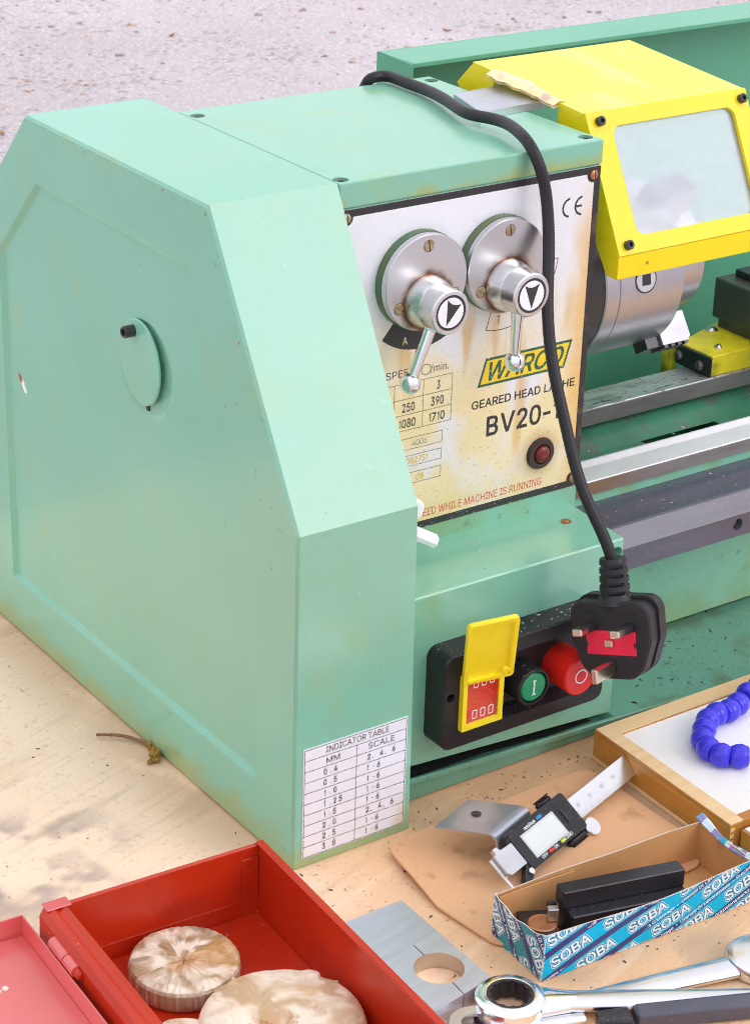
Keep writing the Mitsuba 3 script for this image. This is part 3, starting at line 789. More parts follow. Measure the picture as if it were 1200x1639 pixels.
SB = LT + '__switch_box'
def rrect(x0, z0, x1, z1, r, n=6):
    P = []
    for cx, cz, a0 in ((x1 - r, z1 - r, 0), (x0 + r, z1 - r, 90), (x0 + r, z0 + r, 180), (x1 - r, z0 + r, 270)):
        for a in np.radians(np.linspace(a0, a0 + 90, n)):
            P.append((cx + r * math.cos(a), cz + r * math.sin(a)))
    return np.array(P)
def at_y(P, y):
    return np.c_[P[:, 0], np.full(len(P), y), P[:, 1]]
o0 = rrect(0.1305, 0.0470, 0.2800, 0.1235, 0.0085); o1 = rrect(0.1318, 0.0483, 0.2787, 0.1222, 0.0075)
sb = man(loft(at_y(o0, 0.0299), at_y(o0, 0.0095)) ) + man(loft(at_y(o0, 0.0097), at_y(o1, 0.0080)))
r0 = rrect(0.1830, 0.0590, 0.2745, 0.1120, 0.006); r1 = rrect(0.1870, 0.0640, 0.2710, 0.1060, 0.005)
sb = sb - man(loft(at_y(r0, 0.0075), at_y(r1, 0.0190)))
sb = sb - man(cyl(0.0034, 0.02, fr((0.1365, 0.0180, 0.0905), (1, 0, 0), (0, 0, 1)), 24))
ent('housing', sb, 'black_plastic', SB, smooth=25)
# yellow frame, red indicator, flap
fo = sg.box(0.1442, 0.0625, 0.1805, 0.1060); fi = sg.box(0.1478, 0.0672, 0.1765, 0.1050)
ent('window_frame', prism(fo.difference(fi), 0.0050, FY(0.0085)), 'yellow_plastic', SB)
WF = SB + '__window_frame'
SBs = SB
ent('indicator', cbox((0.1480, 0.0050, 0.0675), (0.1763, 0.0078, 0.1048), 0.0003), PR and 'button_red', SBs, label='red block behind the little window')
ent('window_pane', prism(fi, 0.0004, FY(0.0050)), 'clear_plastic', SBs)
dg = []
for k in range(3):
    for zc in (0.0735, 0.0985):
        x = 0.1545 + 0.0072 * k
        dg.append(sg.box(x, zc - 0.0026, x + 0.0026, zc + 0.0026).buffer(0.0006).exterior.buffer(0.0003))
ent('figures', prism(unary_union(dg), 0.0003, FY(0.0046)), 'print_pale', SBs, label='two rows of pale rounded figures in the window')
fx, fy = np.array([1.0, -0.30, 0.092]), np.array([-0.0101, -0.0160, 0.0578])
fm0 = fr((0.1420, 0.0040, 0.1040), fx, fy)
W_, H_ = 0.0375, 0.0585
plate = sg.box(0, 0, W_, H_).buffer(-0.003).buffer(0.003)
ent('flap', [prism(plate, 0.0012, fm0), put(prism(plate.difference(plate.buffer(-0.0030)), 0.0030), fm0 @ trimesh.transformations.translation_matrix((0, 0, 0.0010)))], 'yellow_plastic', SB, label='yellow hinged flap standing open')
ent('flap_stud', put(cyl(0.0030, 0.0030, n=20), fm0 @ trimesh.transformations.translation_matrix((W_ - 0.0058, 0.0062, 0.0012))), 'yellow_plastic', SB, smooth=35)
def button(cx, cz, yface, r, rc, ydeep, name, m):
    b = key_for(name, SB)
    if rc:
        ent('collar', rev([(rc - 0.0035, 0), (rc, 0), (rc, ydeep - 0.001), (rc - 0.001, ydeep), (rc - 0.0022, ydeep), (rc - 0.0026, ydeep - 0.001), (rc - 0.0026, 0)], fr((cx, 0.0188, cz), (1, 0, 0), (0, 0, 1)), 48), 'black_plastic', None or SB, smooth=35)
    return ent(name, rev([(0, 0), (r, 0), (r, 0.0188 - yface - 0.0010), (r - 0.0012, 0.0188 - yface), (0, 0.0188 - yface)], fr((cx, 0.0188, cz), (1, 0, 0), (0, 0, 1)), 56), m, SB, smooth=35)
button(0.2040, 0.0838, -0.0020, 0.0112, 0.0145, 0.0210, 'green_button', 'button_green')
bi = unary_union([bar2(0.2040, 0.0782, 0.2040, 0.0892, 0.0013), bar2(0.2025, 0.0782, 0.2055, 0.0782, 0.0009), bar2(0.2025, 0.0892, 0.2055, 0.0892, 0.0009)])
ent('mark', prism(bi, 0.0002, FY(-0.0020)), 'print_pale', SB, label='white upright stroke on the green button')
button(0.2425, 0.0845, -0.0085, 0.0152, None, 0, 'red_button', 'button_red')
ent('mark', prism(circ(0.2425, 0.0845, 0.0052, 40).exterior.buffer(0.0005), 0.0002, FY(-0.0085)), 'print_pale', SB, label='white ring on the red button')

# chip tray, splash guard
def lipz(x):
    return 0.0216 - 0.0425 * np.clip(x - 0.118, -0.02, 0.42)
xs = np.array([0.104, 0.2, 0.30, 0.312, 0.4, 0.5, 0.54, 0.8, 1.15])
V, F = [], []
for x in xs:
    zt = max(float(lipz(x)), 0.0062)
    fz = max(zt - 0.0015, 0.003) if x > 0.305 else 0.0016
    V += [(x, 0.0228, zt - 0.0038), (x, 0.0225, zt - 0.0004), (x, 0.0235, zt + 0.0004), (x, 0.0258, zt), (x, 0.0280, fz), (x, 0.160, 0.0155), (x, 0.384, 0.0155), (x, 0.384, 0.0006), (x, 0.090, 0.0006), (x, 0.060, 0.0009)]
NR = 10
for i in range(len(xs) - 1):
    for j in range(NR):
        a, b, c, d_ = i * NR + j, i * NR + (j + 1) % NR, (i + 1) * NR + (j + 1) % NR, (i + 1) * NR + j
        F += [(a, b, c), (a, c, d_)]
ent('chip_tray', (V, F), 'tray_paint', LT, smooth=30)
ent('gap_shade', cbox((0.105, 0.0345, 0.0022), (0.300, 0.120, 0.0060), 0.0004), 'screw_black', LT + '__chip_tray')  # black slab added to darken the gap below the base, standing for shade
sx0, sx1, sy, sz = 0.3255, 1.15, 0.3860, 0.4490
t_ = 0.0012
sp = [cbox((sx0, sy - t_, 0.012), (sx1, sy, sz), 0.0003), cbox((sx0 + t_ + 0.0005, sy - 0.0475, sz - t_), (sx1, sy - t_ - 0.0002, sz), 0.0003), cbox((sx0 + 0.0015, sy - 0.0487, sz - 0.0035), (sx1, sy - 0.0477, sz), 0.0003)]
endp = sg.Polygon([(sy - t_ - 0.0002, 0.10), (sy - t_ - 0.0002, sz + 0.0005), (sy - 0.010, sz + 0.0005), (sy - 0.049, sz - 0.0006), (sy - 0.049, 0.10)])
sp.append(prism(endp, t_, YZ(sx0)))
ent('splash_guard', sp, 'splash_paint', LT)

# bed
ent('bed', [cbox((0.3296, 0.1150, 0.0165), (1.10, 0.1240, 0.1578), 0.0006), cbox((0.3296, 0.2480, 0.0165), (1.10, 0.2560, 0.1560), 0.0006)], 'green_oily', LT)
wp = sg.box(0.3296, 0.1242, 1.10, 0.2478).difference(sg.Polygon([(0.4760, 0.1990), (0.4790, 0.2140), (0.5000, 0.2165), (0.53, 0.2205), (0.5640, 0.2215), (0.5600, 0.1900), (0.4800, 0.1600)]))
wv = prism(wp, 0.030, fr((0, 0, 0.112), (1, 0, 0), (0, 1, 0)))
wf = cbox((0.3296, 0.1242, 0.090), (1.10, 0.2478, 0.098), 0.0004)
rib = hull([(0.34, 0.2, 0.142), (0.34, 0.2478, 0.142), (0.34, 0.2478, 0.156), (1.1, 0.2, 0.142), (1.1, 0.2478, 0.142), (1.1, 0.2478, 0.156)])
ent('bed_web', [wv, wf, rib], 'web_paint', LT)
w1 = sg.Polygon([(0.1120, 0.1582), (0.1120, 0.1682), (0.1128, 0.1690), (0.1345, 0.1690), (0.1405, 0.1715), (0.1425, 0.1712), (0.1425, 0.1582)])
wy = prism(w1, 0.77, YZ(0.3297))
ent('front_way', wy, 'way_ground', LT)
ent('way_edge', cbox((0.3297, 0.1110, 0.1580), (1.0997, 0.1119, 0.1686), 0.0001), 'way_side', LT + '__front_way')
ent('rear_way', cbox((0.3297, 0.2235, 0.1562), (1.10, 0.2575, 0.1708), 0.0006), 'way_worn', LT)
ent('way_edge', cbox((0.3297, 0.2224, 0.1563), (1.0997, 0.2234, 0.1700), 0.0001), 'way_side', LT + '__rear_way')
sc_ = sg.Polygon([(0.0612, 0.1145), (0.0600, 0.1155), (0.0600, 0.1342), (0.0700, 0.1482), (0.0720, 0.1490), (0.1148, 0.1490), (0.1148, 0.1145)])
scm = man(prism(sc_, 0.79, YZ(0.3110))) - man(cyl(0.0050, 0.012, fr((0.4570, 0.0685, 0.1258), (1, 0, 0), (0, 0, 1)), 24))
ent('screw_cover', scm, 'screw_cover_grey', LT, label='dark grey bevelled bar in front of the bed')
cs = man(cyl(0.0043, 0.003, fr((0.4570, 0.0680, 0.1258), (1, 0, 0), (0, 0, 1)), 24)) - man(cbox((0.4563, 0.06, 0.118), (0.4577, 0.0662, 0.134), 0.0001))
ent('screw', cs, 'brass_screw', LT + '__screw_cover', smooth=30)

# chuck
CM = np.eye(4); CM[:3, 0] = (0, 1, 0); CM[:3, 1] = (0, 0, 1); CM[:3, 2] = (1, 0, 0); CM[:3, 3] = (0, 0.215, 0.3009)
CH = LT + '__chuck'
ent('back_plate', rev([(0, 0.3294), (0.052, 0.3294), (0.052, 0.345), (0.0655, 0.347), (0.0668, 0.349), (0.0668, 0.3776), (0, 0.3776)], CM, 80), 'screw_black', CH, smooth=30)
Rk = 0.0684
bodyp = [(0, 0.3778), (Rk - 0.001, 0.3778), (Rk, 0.3788), (Rk, 0.3912), (Rk - 0.0008, 0.3915), (Rk - 0.0008, 0.3923), (Rk, 0.3926), (Rk, 0.4575), (Rk - 0.0016, 0.4591), (0.020, 0.4591), (0.019, 0.455), (0, 0.455)]
ent('chuck_body', rev(bodyp, CM, 120), 'steel_turned', CH, smooth=25)
ent('nose', rev([(0, 0.4592), (0.046, 0.4592), (0.046, 0.500), (0.044, 0.5025), (0, 0.5025)], CM, 80), 'steel_turned', CH, smooth=25)
ka = math.radians(172); kn = np.array([0, math.cos(ka), math.sin(ka)])
km = fr(np.array([0.4176, 0.215, 0.3009]) + kn * (Rk - 0.0022), (1, 0, 0), np.cross(kn, (1, 0, 0)))
ks = man(cyl(0.0098, 0.0030, km, 40, 0.0004)) - man(put(cbox((-0.0044, -0.0044, -0.0002), (0.0044, 0.0044, 0.02), 0.0001), km))
ent('key_socket', ks, 'steel_bright', CH, smooth=30)
ent('socket_hole', put(cbox((-0.0043, -0.0043, 0.0004), (0.0043, 0.0043, 0.0024), 0.0001), km), 'screw_black', CH)
ent('socket_rim', put(rev([(0.0100, 0.0010), (0.0108, 0.0010), (0.0108, 0.0026), (0.0100, 0.0026)], n=40), km), 'screw_black', CH, smooth=30)
for th in (236, 116, -4):
    a = math.radians(th); er = np.array([0, math.cos(a), math.sin(a)]); et = np.cross((1, 0, 0), er)
    jp = sg.Polygon([(0.026, 0.4585), (0.026, 0.4720), (0.044, 0.4720), (0.044, 0.4830), (0.052, 0.4830), (0.052, 0.4885), (0.0735, 0.4885), (0.0765, 0.4850), (0.0765, 0.4585)])
    m = np.eye(4); m[:3, 0] = er; m[:3, 1] = (1, 0, 0); m[:3, 2] = np.cross(er, (1, 0, 0)); m[:3, 3] = np.array([0, 0.215, 0.3009]) - m[:3, 2] * 0.010
    j = key_for('jaw', CH)
    ent('jaw', prism(jp, 0.020, m), 'steel_jaw', CH)
    teeth = []
    for k in range(4):
        y0 = 0.4600 + 0.0072 * k
        teeth.append(sg.box(0.0766, y0, 0.0788, y0 + 0.0040))
    m2 = m.copy(); m2[:3, 3] += m2[:3, 2] * 0.001
    ent('jaw_scroll', [prism(unary_union(teeth), 0.018, m2), prism(sg.box(0.060, 0.4440, 0.0764, 0.4584), 0.016, m2)], 'black_oxide', CH)

# yellow chuck guard
GD = LT + '__chuck_guard'
gx0, gx1, gt = 0.3420, 0.5010, 0.0030
prof = [(0.3001, 0.4411), (0.2800, 0.4605), (0.1483, 0.4503), (0.0985, 0.3550), (0.0984, 0.3380)]
outer = sg.LineString(prof)
band = sg.Polygon(prof + [(0.1090, 0.3380), (0.1215, 0.3560), (0.1610, 0.4330), (0.2720, 0.4415), (0.2860, 0.4300)])
notch = sg.Polygon([(0.2545, 0.4560), (0.1760, 0.4500), (0.1760, 0.4200), (0.2545, 0.4270)])
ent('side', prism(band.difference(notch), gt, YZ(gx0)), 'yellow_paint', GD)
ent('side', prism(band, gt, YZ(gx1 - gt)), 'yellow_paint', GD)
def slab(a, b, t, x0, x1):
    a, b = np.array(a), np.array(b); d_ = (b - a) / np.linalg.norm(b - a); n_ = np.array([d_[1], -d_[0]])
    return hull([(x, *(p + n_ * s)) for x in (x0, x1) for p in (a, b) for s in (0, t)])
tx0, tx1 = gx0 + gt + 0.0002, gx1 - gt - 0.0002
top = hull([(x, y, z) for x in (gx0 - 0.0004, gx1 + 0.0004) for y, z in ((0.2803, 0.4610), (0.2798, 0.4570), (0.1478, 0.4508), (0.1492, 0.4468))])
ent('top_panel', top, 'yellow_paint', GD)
ent('rear_lip', slab((0.2806, 0.4600), (0.3004, 0.4407), 0.003, tx0, tx1), 'yellow_paint', GD)
# slanted front frame with window
A0, A1 = np.array([0.1478, 0.4503]), np.array([0.0983, 0.3550])
fdir = (A1 - A0) / np.linalg.norm(A1 - A0); Lf = np.linalg.norm(A1 - A0)
FMx = fr((gx0 - 0.0004, A0[0], A0[1]), (1, 0, 0), (0, -fdir[0], -fdir[1]))    # y up the slope, z outwards
gw = gx1 - gx0 + 0.0008
win = sg.box(0.0215, -Lf + 0.0125, gw - 0.0165, -0.0125).buffer(-0.008).buffer(0.008)
lug = unary_union([circ(0.0125, -0.0100, 0.0085), circ(gw - 0.0085, -0.0100, 0.0095), circ(0.0110, -Lf + 0.0075, 0.0085)])
frame = sg.box(0, -Lf, gw, 0).difference(win.difference(lug))
ent('front_frame', prism(frame, 0.0030, FMx), 'yellow_paint', GD)
ent('window', prism(win.buffer(0.003), 0.0012, FMx @ trimesh.transformations.translation_matrix((0, 0, -0.0014))), 'hazy_pane', GD, label='scratched hazy clear window')
ent('lower_lip', cbox((gx0 - 0.0004, 0.0964, 0.3380), (gx1 + 0.0004, 0.0992, 0.3552), 0.0005), 'yellow_paint', GD)
for x, y in ((0.0110, -0.0078), (gw - 0.0070, -0.0080), (0.0098, -Lf + 0.0068)):
    ent('socket_screw', put(rev([(0, 0.0018), (0.0017, 0.0018), (0.0019, 0.0042), (0.0031, 0.0044), (0.0036, 0.0038), (0.0036, 0), (0, 0)], n=24), FMx @ trimesh.transformations.translation_matrix((x, y, 0.0030))), 'screw_black', GD, smooth=35)
ent('rivet_hole', put(cyl(0.0012, 0.0006, n=14, c=0.0001), fr((0.370, 0.0964, 0.3470), (1, 0, 0), (0, 0, 1))), 'brass_screw', GD, smooth=35)
# torn tape along the cut top edge
a = np.linspace(0, 1, 26)
ty = 0.2560 - 0.0820 * a
jx = 0.0026 * (meshkit.fbm(np.c_[a * 5, a * 0, a * 0], 3, 4) - 0.5) * 2
V = []
for k, (y, j) in enumerate(zip(ty, jx)):
    z = 0.4606 - 0.0102 * (0.2803 - y) / 0.1325 + 0.0006
    V += [(0.3365 + j, y, z - 0.0022 + 0.0005 * math.sin(k * 1.1)), (0.3412, y, z + 0.0010), (0.3490 + 2.0 * jx[-1 - k], y, z + 0.0004), (0.3412, y, z - 0.0030), (0.3370 + j, y, z - 0.0042 + 0.0005 * math.sin(k * 1.1))]
F = []
for i in range(25):
    for j in range(4):
        q = [i * 5 + j, i * 5 + j + 1, i * 5 + j + 6, i * 5 + j + 5]
        F += [(q[0], q[1], q[2]), (q[0], q[2], q[3])]
ent('torn_tape', (V, F), 'tape_cream', GD, label='torn cream tape along the cut edge of the guard', smooth=40)
# hinge block lying on the lid
hb = hull([(x, y, z) for (x, y) in ((0.2977, 0.2455), (0.3500, 0.2530), (0.3520, 0.1990), (0.2827, 0.1923)) for z in (0.4430, 0.4487)])
hbm = fr((0.0, 0.0, 0.0), (1, 0, 0), (0, 1, 0))
ent('hinge_block', hb, 'alu', GD, label='bare aluminium hinge block lying on the lid')

# saddle at the right, tool post
SD = LT + '__saddle'
ent('saddle_body', hull([(x, y, z) for x, y in ((0.5772, 0.2262), (0.86, 0.2262), (0.86, 0.2930), (0.645, 0.2930), (0.5772, 0.2690)) for z in (0.1712, 0.1884)] + [(x + 0.0008, y + 0.0008, 0.1892) for x, y in ((0.5772, 0.2262), (0.85, 0.2262), (0.85, 0.2915), (0.645, 0.2915), (0.5772, 0.2675))]), 'yellow_grimy', SD)
ent('saddle_rear', cbox((0.5700, 0.2700, 0.1560), (0.5768, 0.2830, 0.1850), 0.001), 'yellow_grimy', SD)
ent('wiper', cbox((0.5735, 0.2258, 0.1711), (0.5770, 0.2690, 0.1885), 0.0006), 'black_oxide', SD)
for y, z in ((0.2630, 0.1800), (0.2362, 0.1792)):
    b = man(put(rev([(0, 0), (0.0044, 0), (0.0044, 0.0022), (0.0030, 0.0038), (0, 0.0042)], n=28), fr((0.5734, y, z), (0, -1, 0), (0, 0, 1))))
    b = b - man(obox(fr((0.5696, y, z), (1, 0, 0), (0, 1, 0)), (0.0024, 0.0010, 0.02), 0.0001))
    ent('screw', b, 'screw_steel', SD, smooth=30)
for x, y, r in ((0.6235, 0.2780, 0.0062), (0.5975, 0.2415, 0.0036)):
    b = man(put(rev([(0, 0), (r, 0), (r, 0.0006), (r * 0.8, 0.0016), (r * 0.6, 0.0030), (0, 0.0034)], n=28), fr((x, y, 0.1892), (1, 0, 0), (0, 1, 0))))
    b = b - man(obox(fr((x, y, 0.1932), (1, 0.6, 0), (0, 1, 0)), (0.03, 0.0011, 0.0040), 0.0001))
    ent('screw', b, 'zinc', SD, smooth=30)
TP = LT + '__tool_post'
ent('post_block', cbox((0.630, 0.1750, 0.1985), (0.76, 0.2862, 0.2352), 0.0012), 'tool_post_grey', TP)
ent('top_plate', cbox((0.648, 0.1750, 0.2354), (0.76, 0.2800, 0.2415), 0.0008), 'black_oxide', TP)
ent('post_foot', cbox((0.6345, 0.1750, 0.1894), (0.76, 0.2820, 0.1984), 0.0008), 'tool_post_grey', TP)

# ------------------------------------------------------------------ power cable and plug
PC = 'power_cable'
cab = [(0.268, 0.345, 0.395), (0.2715, 0.338, 0.425), (0.2744, 0.328, 0.44), (0.2735, 0.3211, 0.4465), (0.2834, 0.3202, 0.448), (0.2882, 0.3019, 0.448), (0.2883, 0.2776, 0.448), (0.2838, 0.2475, 0.449), (0.2727, 0.2095, 0.45), (0.2686, 0.1853, 0.4505), (0.273, 0.1688, 0.451), (0.272, 0.1495, 0.452), (0.2651, 0.1264, 0.452), (0.2604, 0.106, 0.4464), (0.2623, 0.099, 0.4362), (0.2659, 0.095, 0.4196), (0.2668, 0.0905, 0.398), (0.2633, 0.083, 0.3732), (0.2555, 0.072, 0.3455), (0.2494, 0.055, 0.3053), (0.2474, 0.034, 0.2656), (0.2485, 0.01, 0.2215), (0.2503, -0.007, 0.1957)]
Dp = np.array([-0.914, -0.373, 0.161]); Dp /= np.linalg.norm(Dp)
PO = np.array([0.2432, -0.0356, 0.1262])
Up = np.array([0.02, 0.06, 1.0]); Up = Up - Dp * (Up @ Dp); Up /= np.linalg.norm(Up)
Wp = np.cross(Up, Dp); ca_ = math.radians(11)
Up, Wp = math.cos(ca_) * Up - math.sin(ca_) * Wp, math.cos(ca_) * Wp + math.sin(ca_) * Up
PM = np.eye(4); PM[:3, 0] = Wp; PM[:3, 1] = Up; PM[:3, 2] = Dp; PM[:3, 3] = PO
def at_d(P, d_):
    return np.c_[P, np.full(len(P), d_)]
def plug_outline(g):
    q = sg.Polygon([(-0.030, 0.027), (0.030, 0.027), (0.0305, 0.000), (0.0235, -0.0200), (0.0150, -0.0275), (-0.0150, -0.0275), (-0.0235, -0.0200), (-0.0305, 0.000)]).buffer(g)
    return np.array(q.buffer(-0.0105).buffer(0.0105, 10).exterior.coords)[:-1]
f0 = plug_outline(-0.0004); f1 = plug_outline(0.0008); f2 = plug_outline(0.0018) + np.array([0.0008, 0.0016]); f3 = plug_outline(-0.0050) + np.array([0.0008, 0.0010])
pb = man(loft(at_d(f0, 0.0), at_d(f1, -0.0015))) + man(loft(at_d(f1, -0.0014), at_d(f1, -0.0120))) + man(loft(at_d(f2, -0.0125), at_d(f2, -0.0225))) + man(loft(at_d(f2, -0.0223), at_d(f3, -0.0310))) + man(loft(at_d(f3, -0.0100), at_d(f3, -0.0150)))
PK = PC
ent('plug_body', put(pb, PM), 'plug_black', PK, smooth=40)
ent('fuse_carrier', put(cbox((-0.0190, -0.0105, -0.001), (0.0195, 0.0070, 0.0005), 0.0003), PM), 'fuse_red', PK)
ent('fuse_slot', put(cbox((-0.0192, -0.0048, 0.0000), (-0.0176, -0.0008, 0.0007), 0.0001), PM), 'screw_black', PK)
ent('fuse_slot', put(cbox((0.0180, -0.0048, 0.0000), (0.0197, -0.0008, 0.0007), 0.0001), PM), 'screw_black', PK)
rim = sg.box(-0.0150, -0.0085, 0.0155, 0.0050).difference(sg.box(-0.0140, -0.0075, 0.0145, 0.0040)).difference(sg.box(-0.004, -0.02, 0.004, 0.02))
ent('fuse_rim', put(prism(rim, 0.0006), PM @ trimesh.transformations.translation_matrix((0, 0, 0.0004))), 'fuse_red', PK)
ent('fuse_end', put(cbox((-0.0032, -0.0040, 0.0004), (0.0032, 0.0010, 0.0050), 0.0006), PM), 'pin_brass', PK)
for cx in (-0.0145, 0.0145):
    ent('pin', put(cbox((cx - 0.0040, 0.0075, 0.0125), (cx + 0.0040, 0.0127, 0.0235), 0.0010), PM), 'pin_brass', PK)
    ent('pin_sleeve', put(cbox((cx - 0.0040, 0.0075, 0.0), (cx + 0.0040, 0.0127, 0.0124), 0.0004), PM), 'plug_black', PK)
ent('pin', put(cbox((-0.0026, -0.0245, 0.0), (0.0026, -0.0140, 0.0300), 0.0010), PM), 'pin_brass', PK, label='long earth pin lowest on the plug')
tx_ = [tfit('250V', -0.019, -0.009, 0.0185, 0.0030), tfit('13A', -0.003, 0.004, 0.0210, 0.0028), tfit('BS1363A', 0.006, 0.0215, 0.0185, 0.0030)]
ent('moulded_lettering', put(prism(unary_union(tx_), 0.0003), PM), 'plug_black', PK)
RO = PM[:3, 3] + Up * 0.0270 - Dp * 0.0120
RX = fr(RO, Wp, -Dp)                                             # z along Up
srm = man(put(rev([(0, -0.002), (0.0150, -0.002), (0.0122, 0.0022), (0.0112, 0.0040), (0.0098, 0.0290), (0.0090, 0.0305), (0, 0.0305)], n=40), RX if np.cross(Wp, -Dp) @ Up > 0 else RX))
for k in range(4):
    zc = 0.0062 + 0.0062 * k
    for s_ in (0, math.pi / 2, math.pi, 3 * math.pi / 2):
        q = s_ + 0.55
        m = RX @ trimesh.transformations.rotation_matrix(q, (0, 0, 1)) @ trimesh.transformations.translation_matrix((0.0125, 0, zc))
        srm = srm - man(put(cbox((-0.0052, -0.0062, -0.0014), (0.0052, 0.0062, 0.0014), 0.0008), m))
ent('strain_relief', srm, 'rubber_black', PK, smooth=30)
end = RO + Up * 0.030
pts = cab[:-1] + [tuple(end + Up * 0.0105 + np.array([-0.0030, 0.0020, 0])), tuple(end - Up * 0.004)]
ent('cord', tube(spline(pts, 170), 0.0043, 18), 'rubber_black', PK, smooth=True)
tag(PC, 'black mains cable with three pin plug hanging over the lathe front', 'power cable')

# ------------------------------------------------------------------ red metal box
RB = 'red_box'
tag(RB, 'open red metal toolbox with lid folded back at bottom left', 'toolbox')
ra = math.radians(-86.4)
RBm = fr((-0.0469, -0.0292, 0.0), (math.sin(math.radians(-3.4)) * 0 + -0.9985, 0.0460, 0), (-0.0640, -0.9980, 0))   # x: leftwards along the back, y: towards the viewer
RBm = np.eye(4); RBm[:3, 0] = (-0.9982, 0.0600, 0); RBm[:3, 1] = (-0.0600, -0.9982, 0); RBm[:3, 2] = (0, 0, 1); RBm[:3, 3] = (-0.0465, -0.0285, 0.0)
# (x right-handed check: x cross y = +z)
BW, BL, BH, bt_ = 0.1375, 0.33, 0.0550, 0.0014
def rb(lo, hi, c=0.0004):
    return put(cbox(lo, hi, c), RBm)
ent('floor', rb((0.0, 0.0, 0.0004), (BW, BL, 0.0022)), 'red_paint', RB)
ent('back_wall', [rb((0, 0, 0.0023), (BW, bt_, BH)), rb((0, -0.0020, BH - 0.0080), (BW, -0.0002, BH), 0.0006)], 'red_paint', RB)
ent('right_wall', [rb((-bt_ - 0.0002, 0.0, 0.0004), (-0.0002, BL, BH - 0.0002)), rb((-0.0045, -0.001, BH), (0.0010, BL, BH + 0.0018), 0.0007), rb((-0.0045, -0.001, BH - 0.0060), (-0.0034, BL, BH))], 'red_paint', RB)
ent('left_wall', rb((BW + 0.0002, 0.0, 0.0004), (BW + bt_ + 0.0002, BL, BH)), 'red_paint', RB)
ent('front_wall', rb((0, BL - bt_, 0.0023), (BW, BL, BH)), 'red_paint', RB)
hp = sg.LineString([(BW - 0.0002, BH - 0.008), (BW, BH), (BW + 0.004, BH + 0.0022), (BW + 0.0075, BH + 0.0012), (BW + 0.0100, BH + 0.0030), (BW + 0.0140, BH + 0.0022), (BW + 0.0165, BH - 0.002), (BW + 0.0170, BH - 0.034)]).buffer(0.0007, join_style=1)
hm_ = np.eye(4); hm_[:3, 0] = RBm[:3, 0]; hm_[:3, 1] = (0, 0, 1); hm_[:3, 2] = np.cross(RBm[:3, 0], (0, 0, 1)); hm_[:3, 3] = RBm[:3, 3]
hh = prism(hp, BL - 0.004)
# extrude runs along x cross z = towards -y or +y; place so that it spans the box length
sgn = hm_[:3, 2] @ RBm[:3, 1]
hm_[:3, 3] = RBm[:3, 3] + (RBm[:3, 1] * 0.002 if sgn > 0 else RBm[:3, 1] * (BL - 0.002))
ent('hinge_rail', put(hh, hm_), 'red_paint', RB, smooth=35)
ent('corner_tab', rb((BW - 0.002, -0.001, BH + 0.0034), (BW + 0.0145, 0.0085, BH + 0.0044), 0.0003), 'red_lid', RB, label='bent corner tab of the box rim')
for y0 in (0.026, 0.16, 0.27):
    p = [RBm[:3, 3] + RBm[:3, 0] * (BW + 0.0185) + RBm[:3, 1] * y + np.array([0, 0, BH - 0.0060]) for y in (y0, y0 + 0.020, y0 + 0.021, y0 + 0.034)]
    ent('hinge_barrel', [tube(p[:2], 0.0040, 16), tube(p[2:], 0.0040, 16)], 'red_lid', RB, smooth=40)
    ent('hinge_pin', tube([p[3] - RBm[:3, 1] * 0.004, p[3] + RBm[:3, 1] * 0.0050, p[3] + RBm[:3, 1] * 0.0062], [0.0030, 0.0030, 0.0016], 14), 'red_paint', RB, smooth=40)
ent('corner_bracket', rb((0.0004, 0.0016, 0.016), (0.0130, 0.0024, BH - 0.008), 0.0002), 'red_paint', RB)
ent('inner_ledge', rb((0.0140, 0.0016, 0.0145), (BW - 0.001, 0.0022, 0.0150), 0.0001), 'red_paint', RB)
LX = BW + 0.0215
ent('lid', [rb((LX + 0.0012, -0.014 + 0.001, 0.0300), (LX + 0.20, BL, 0.0312)), rb((LX, -0.0140, 0.0290), (LX + 0.0011, BL, 0.0455)), rb((LX, -0.0152, 0.0290), (LX + 0.20, -0.0142, 0.0452))], 'red_lid', RB, label='shallow red lid opened flat')
pz = put(rev([(0, 0), (0.0022, 0), (0.0015, 0.0008), (0, 0.001)], n=12), RBm @ trimesh.transformations.translation_matrix((LX + 0.032, 0.032, 0.0312)))
pz2 = put(rev([(0, 0), (0.0020, 0), (0.0015, 0.0008), (0, 0.001)], n=12), RBm @ trimesh.transformations.translation_matrix((LX + 0.037, 0.033, 0.0312)))
ent('paint_chips', [pz, pz2], 'speck_pale', RB)

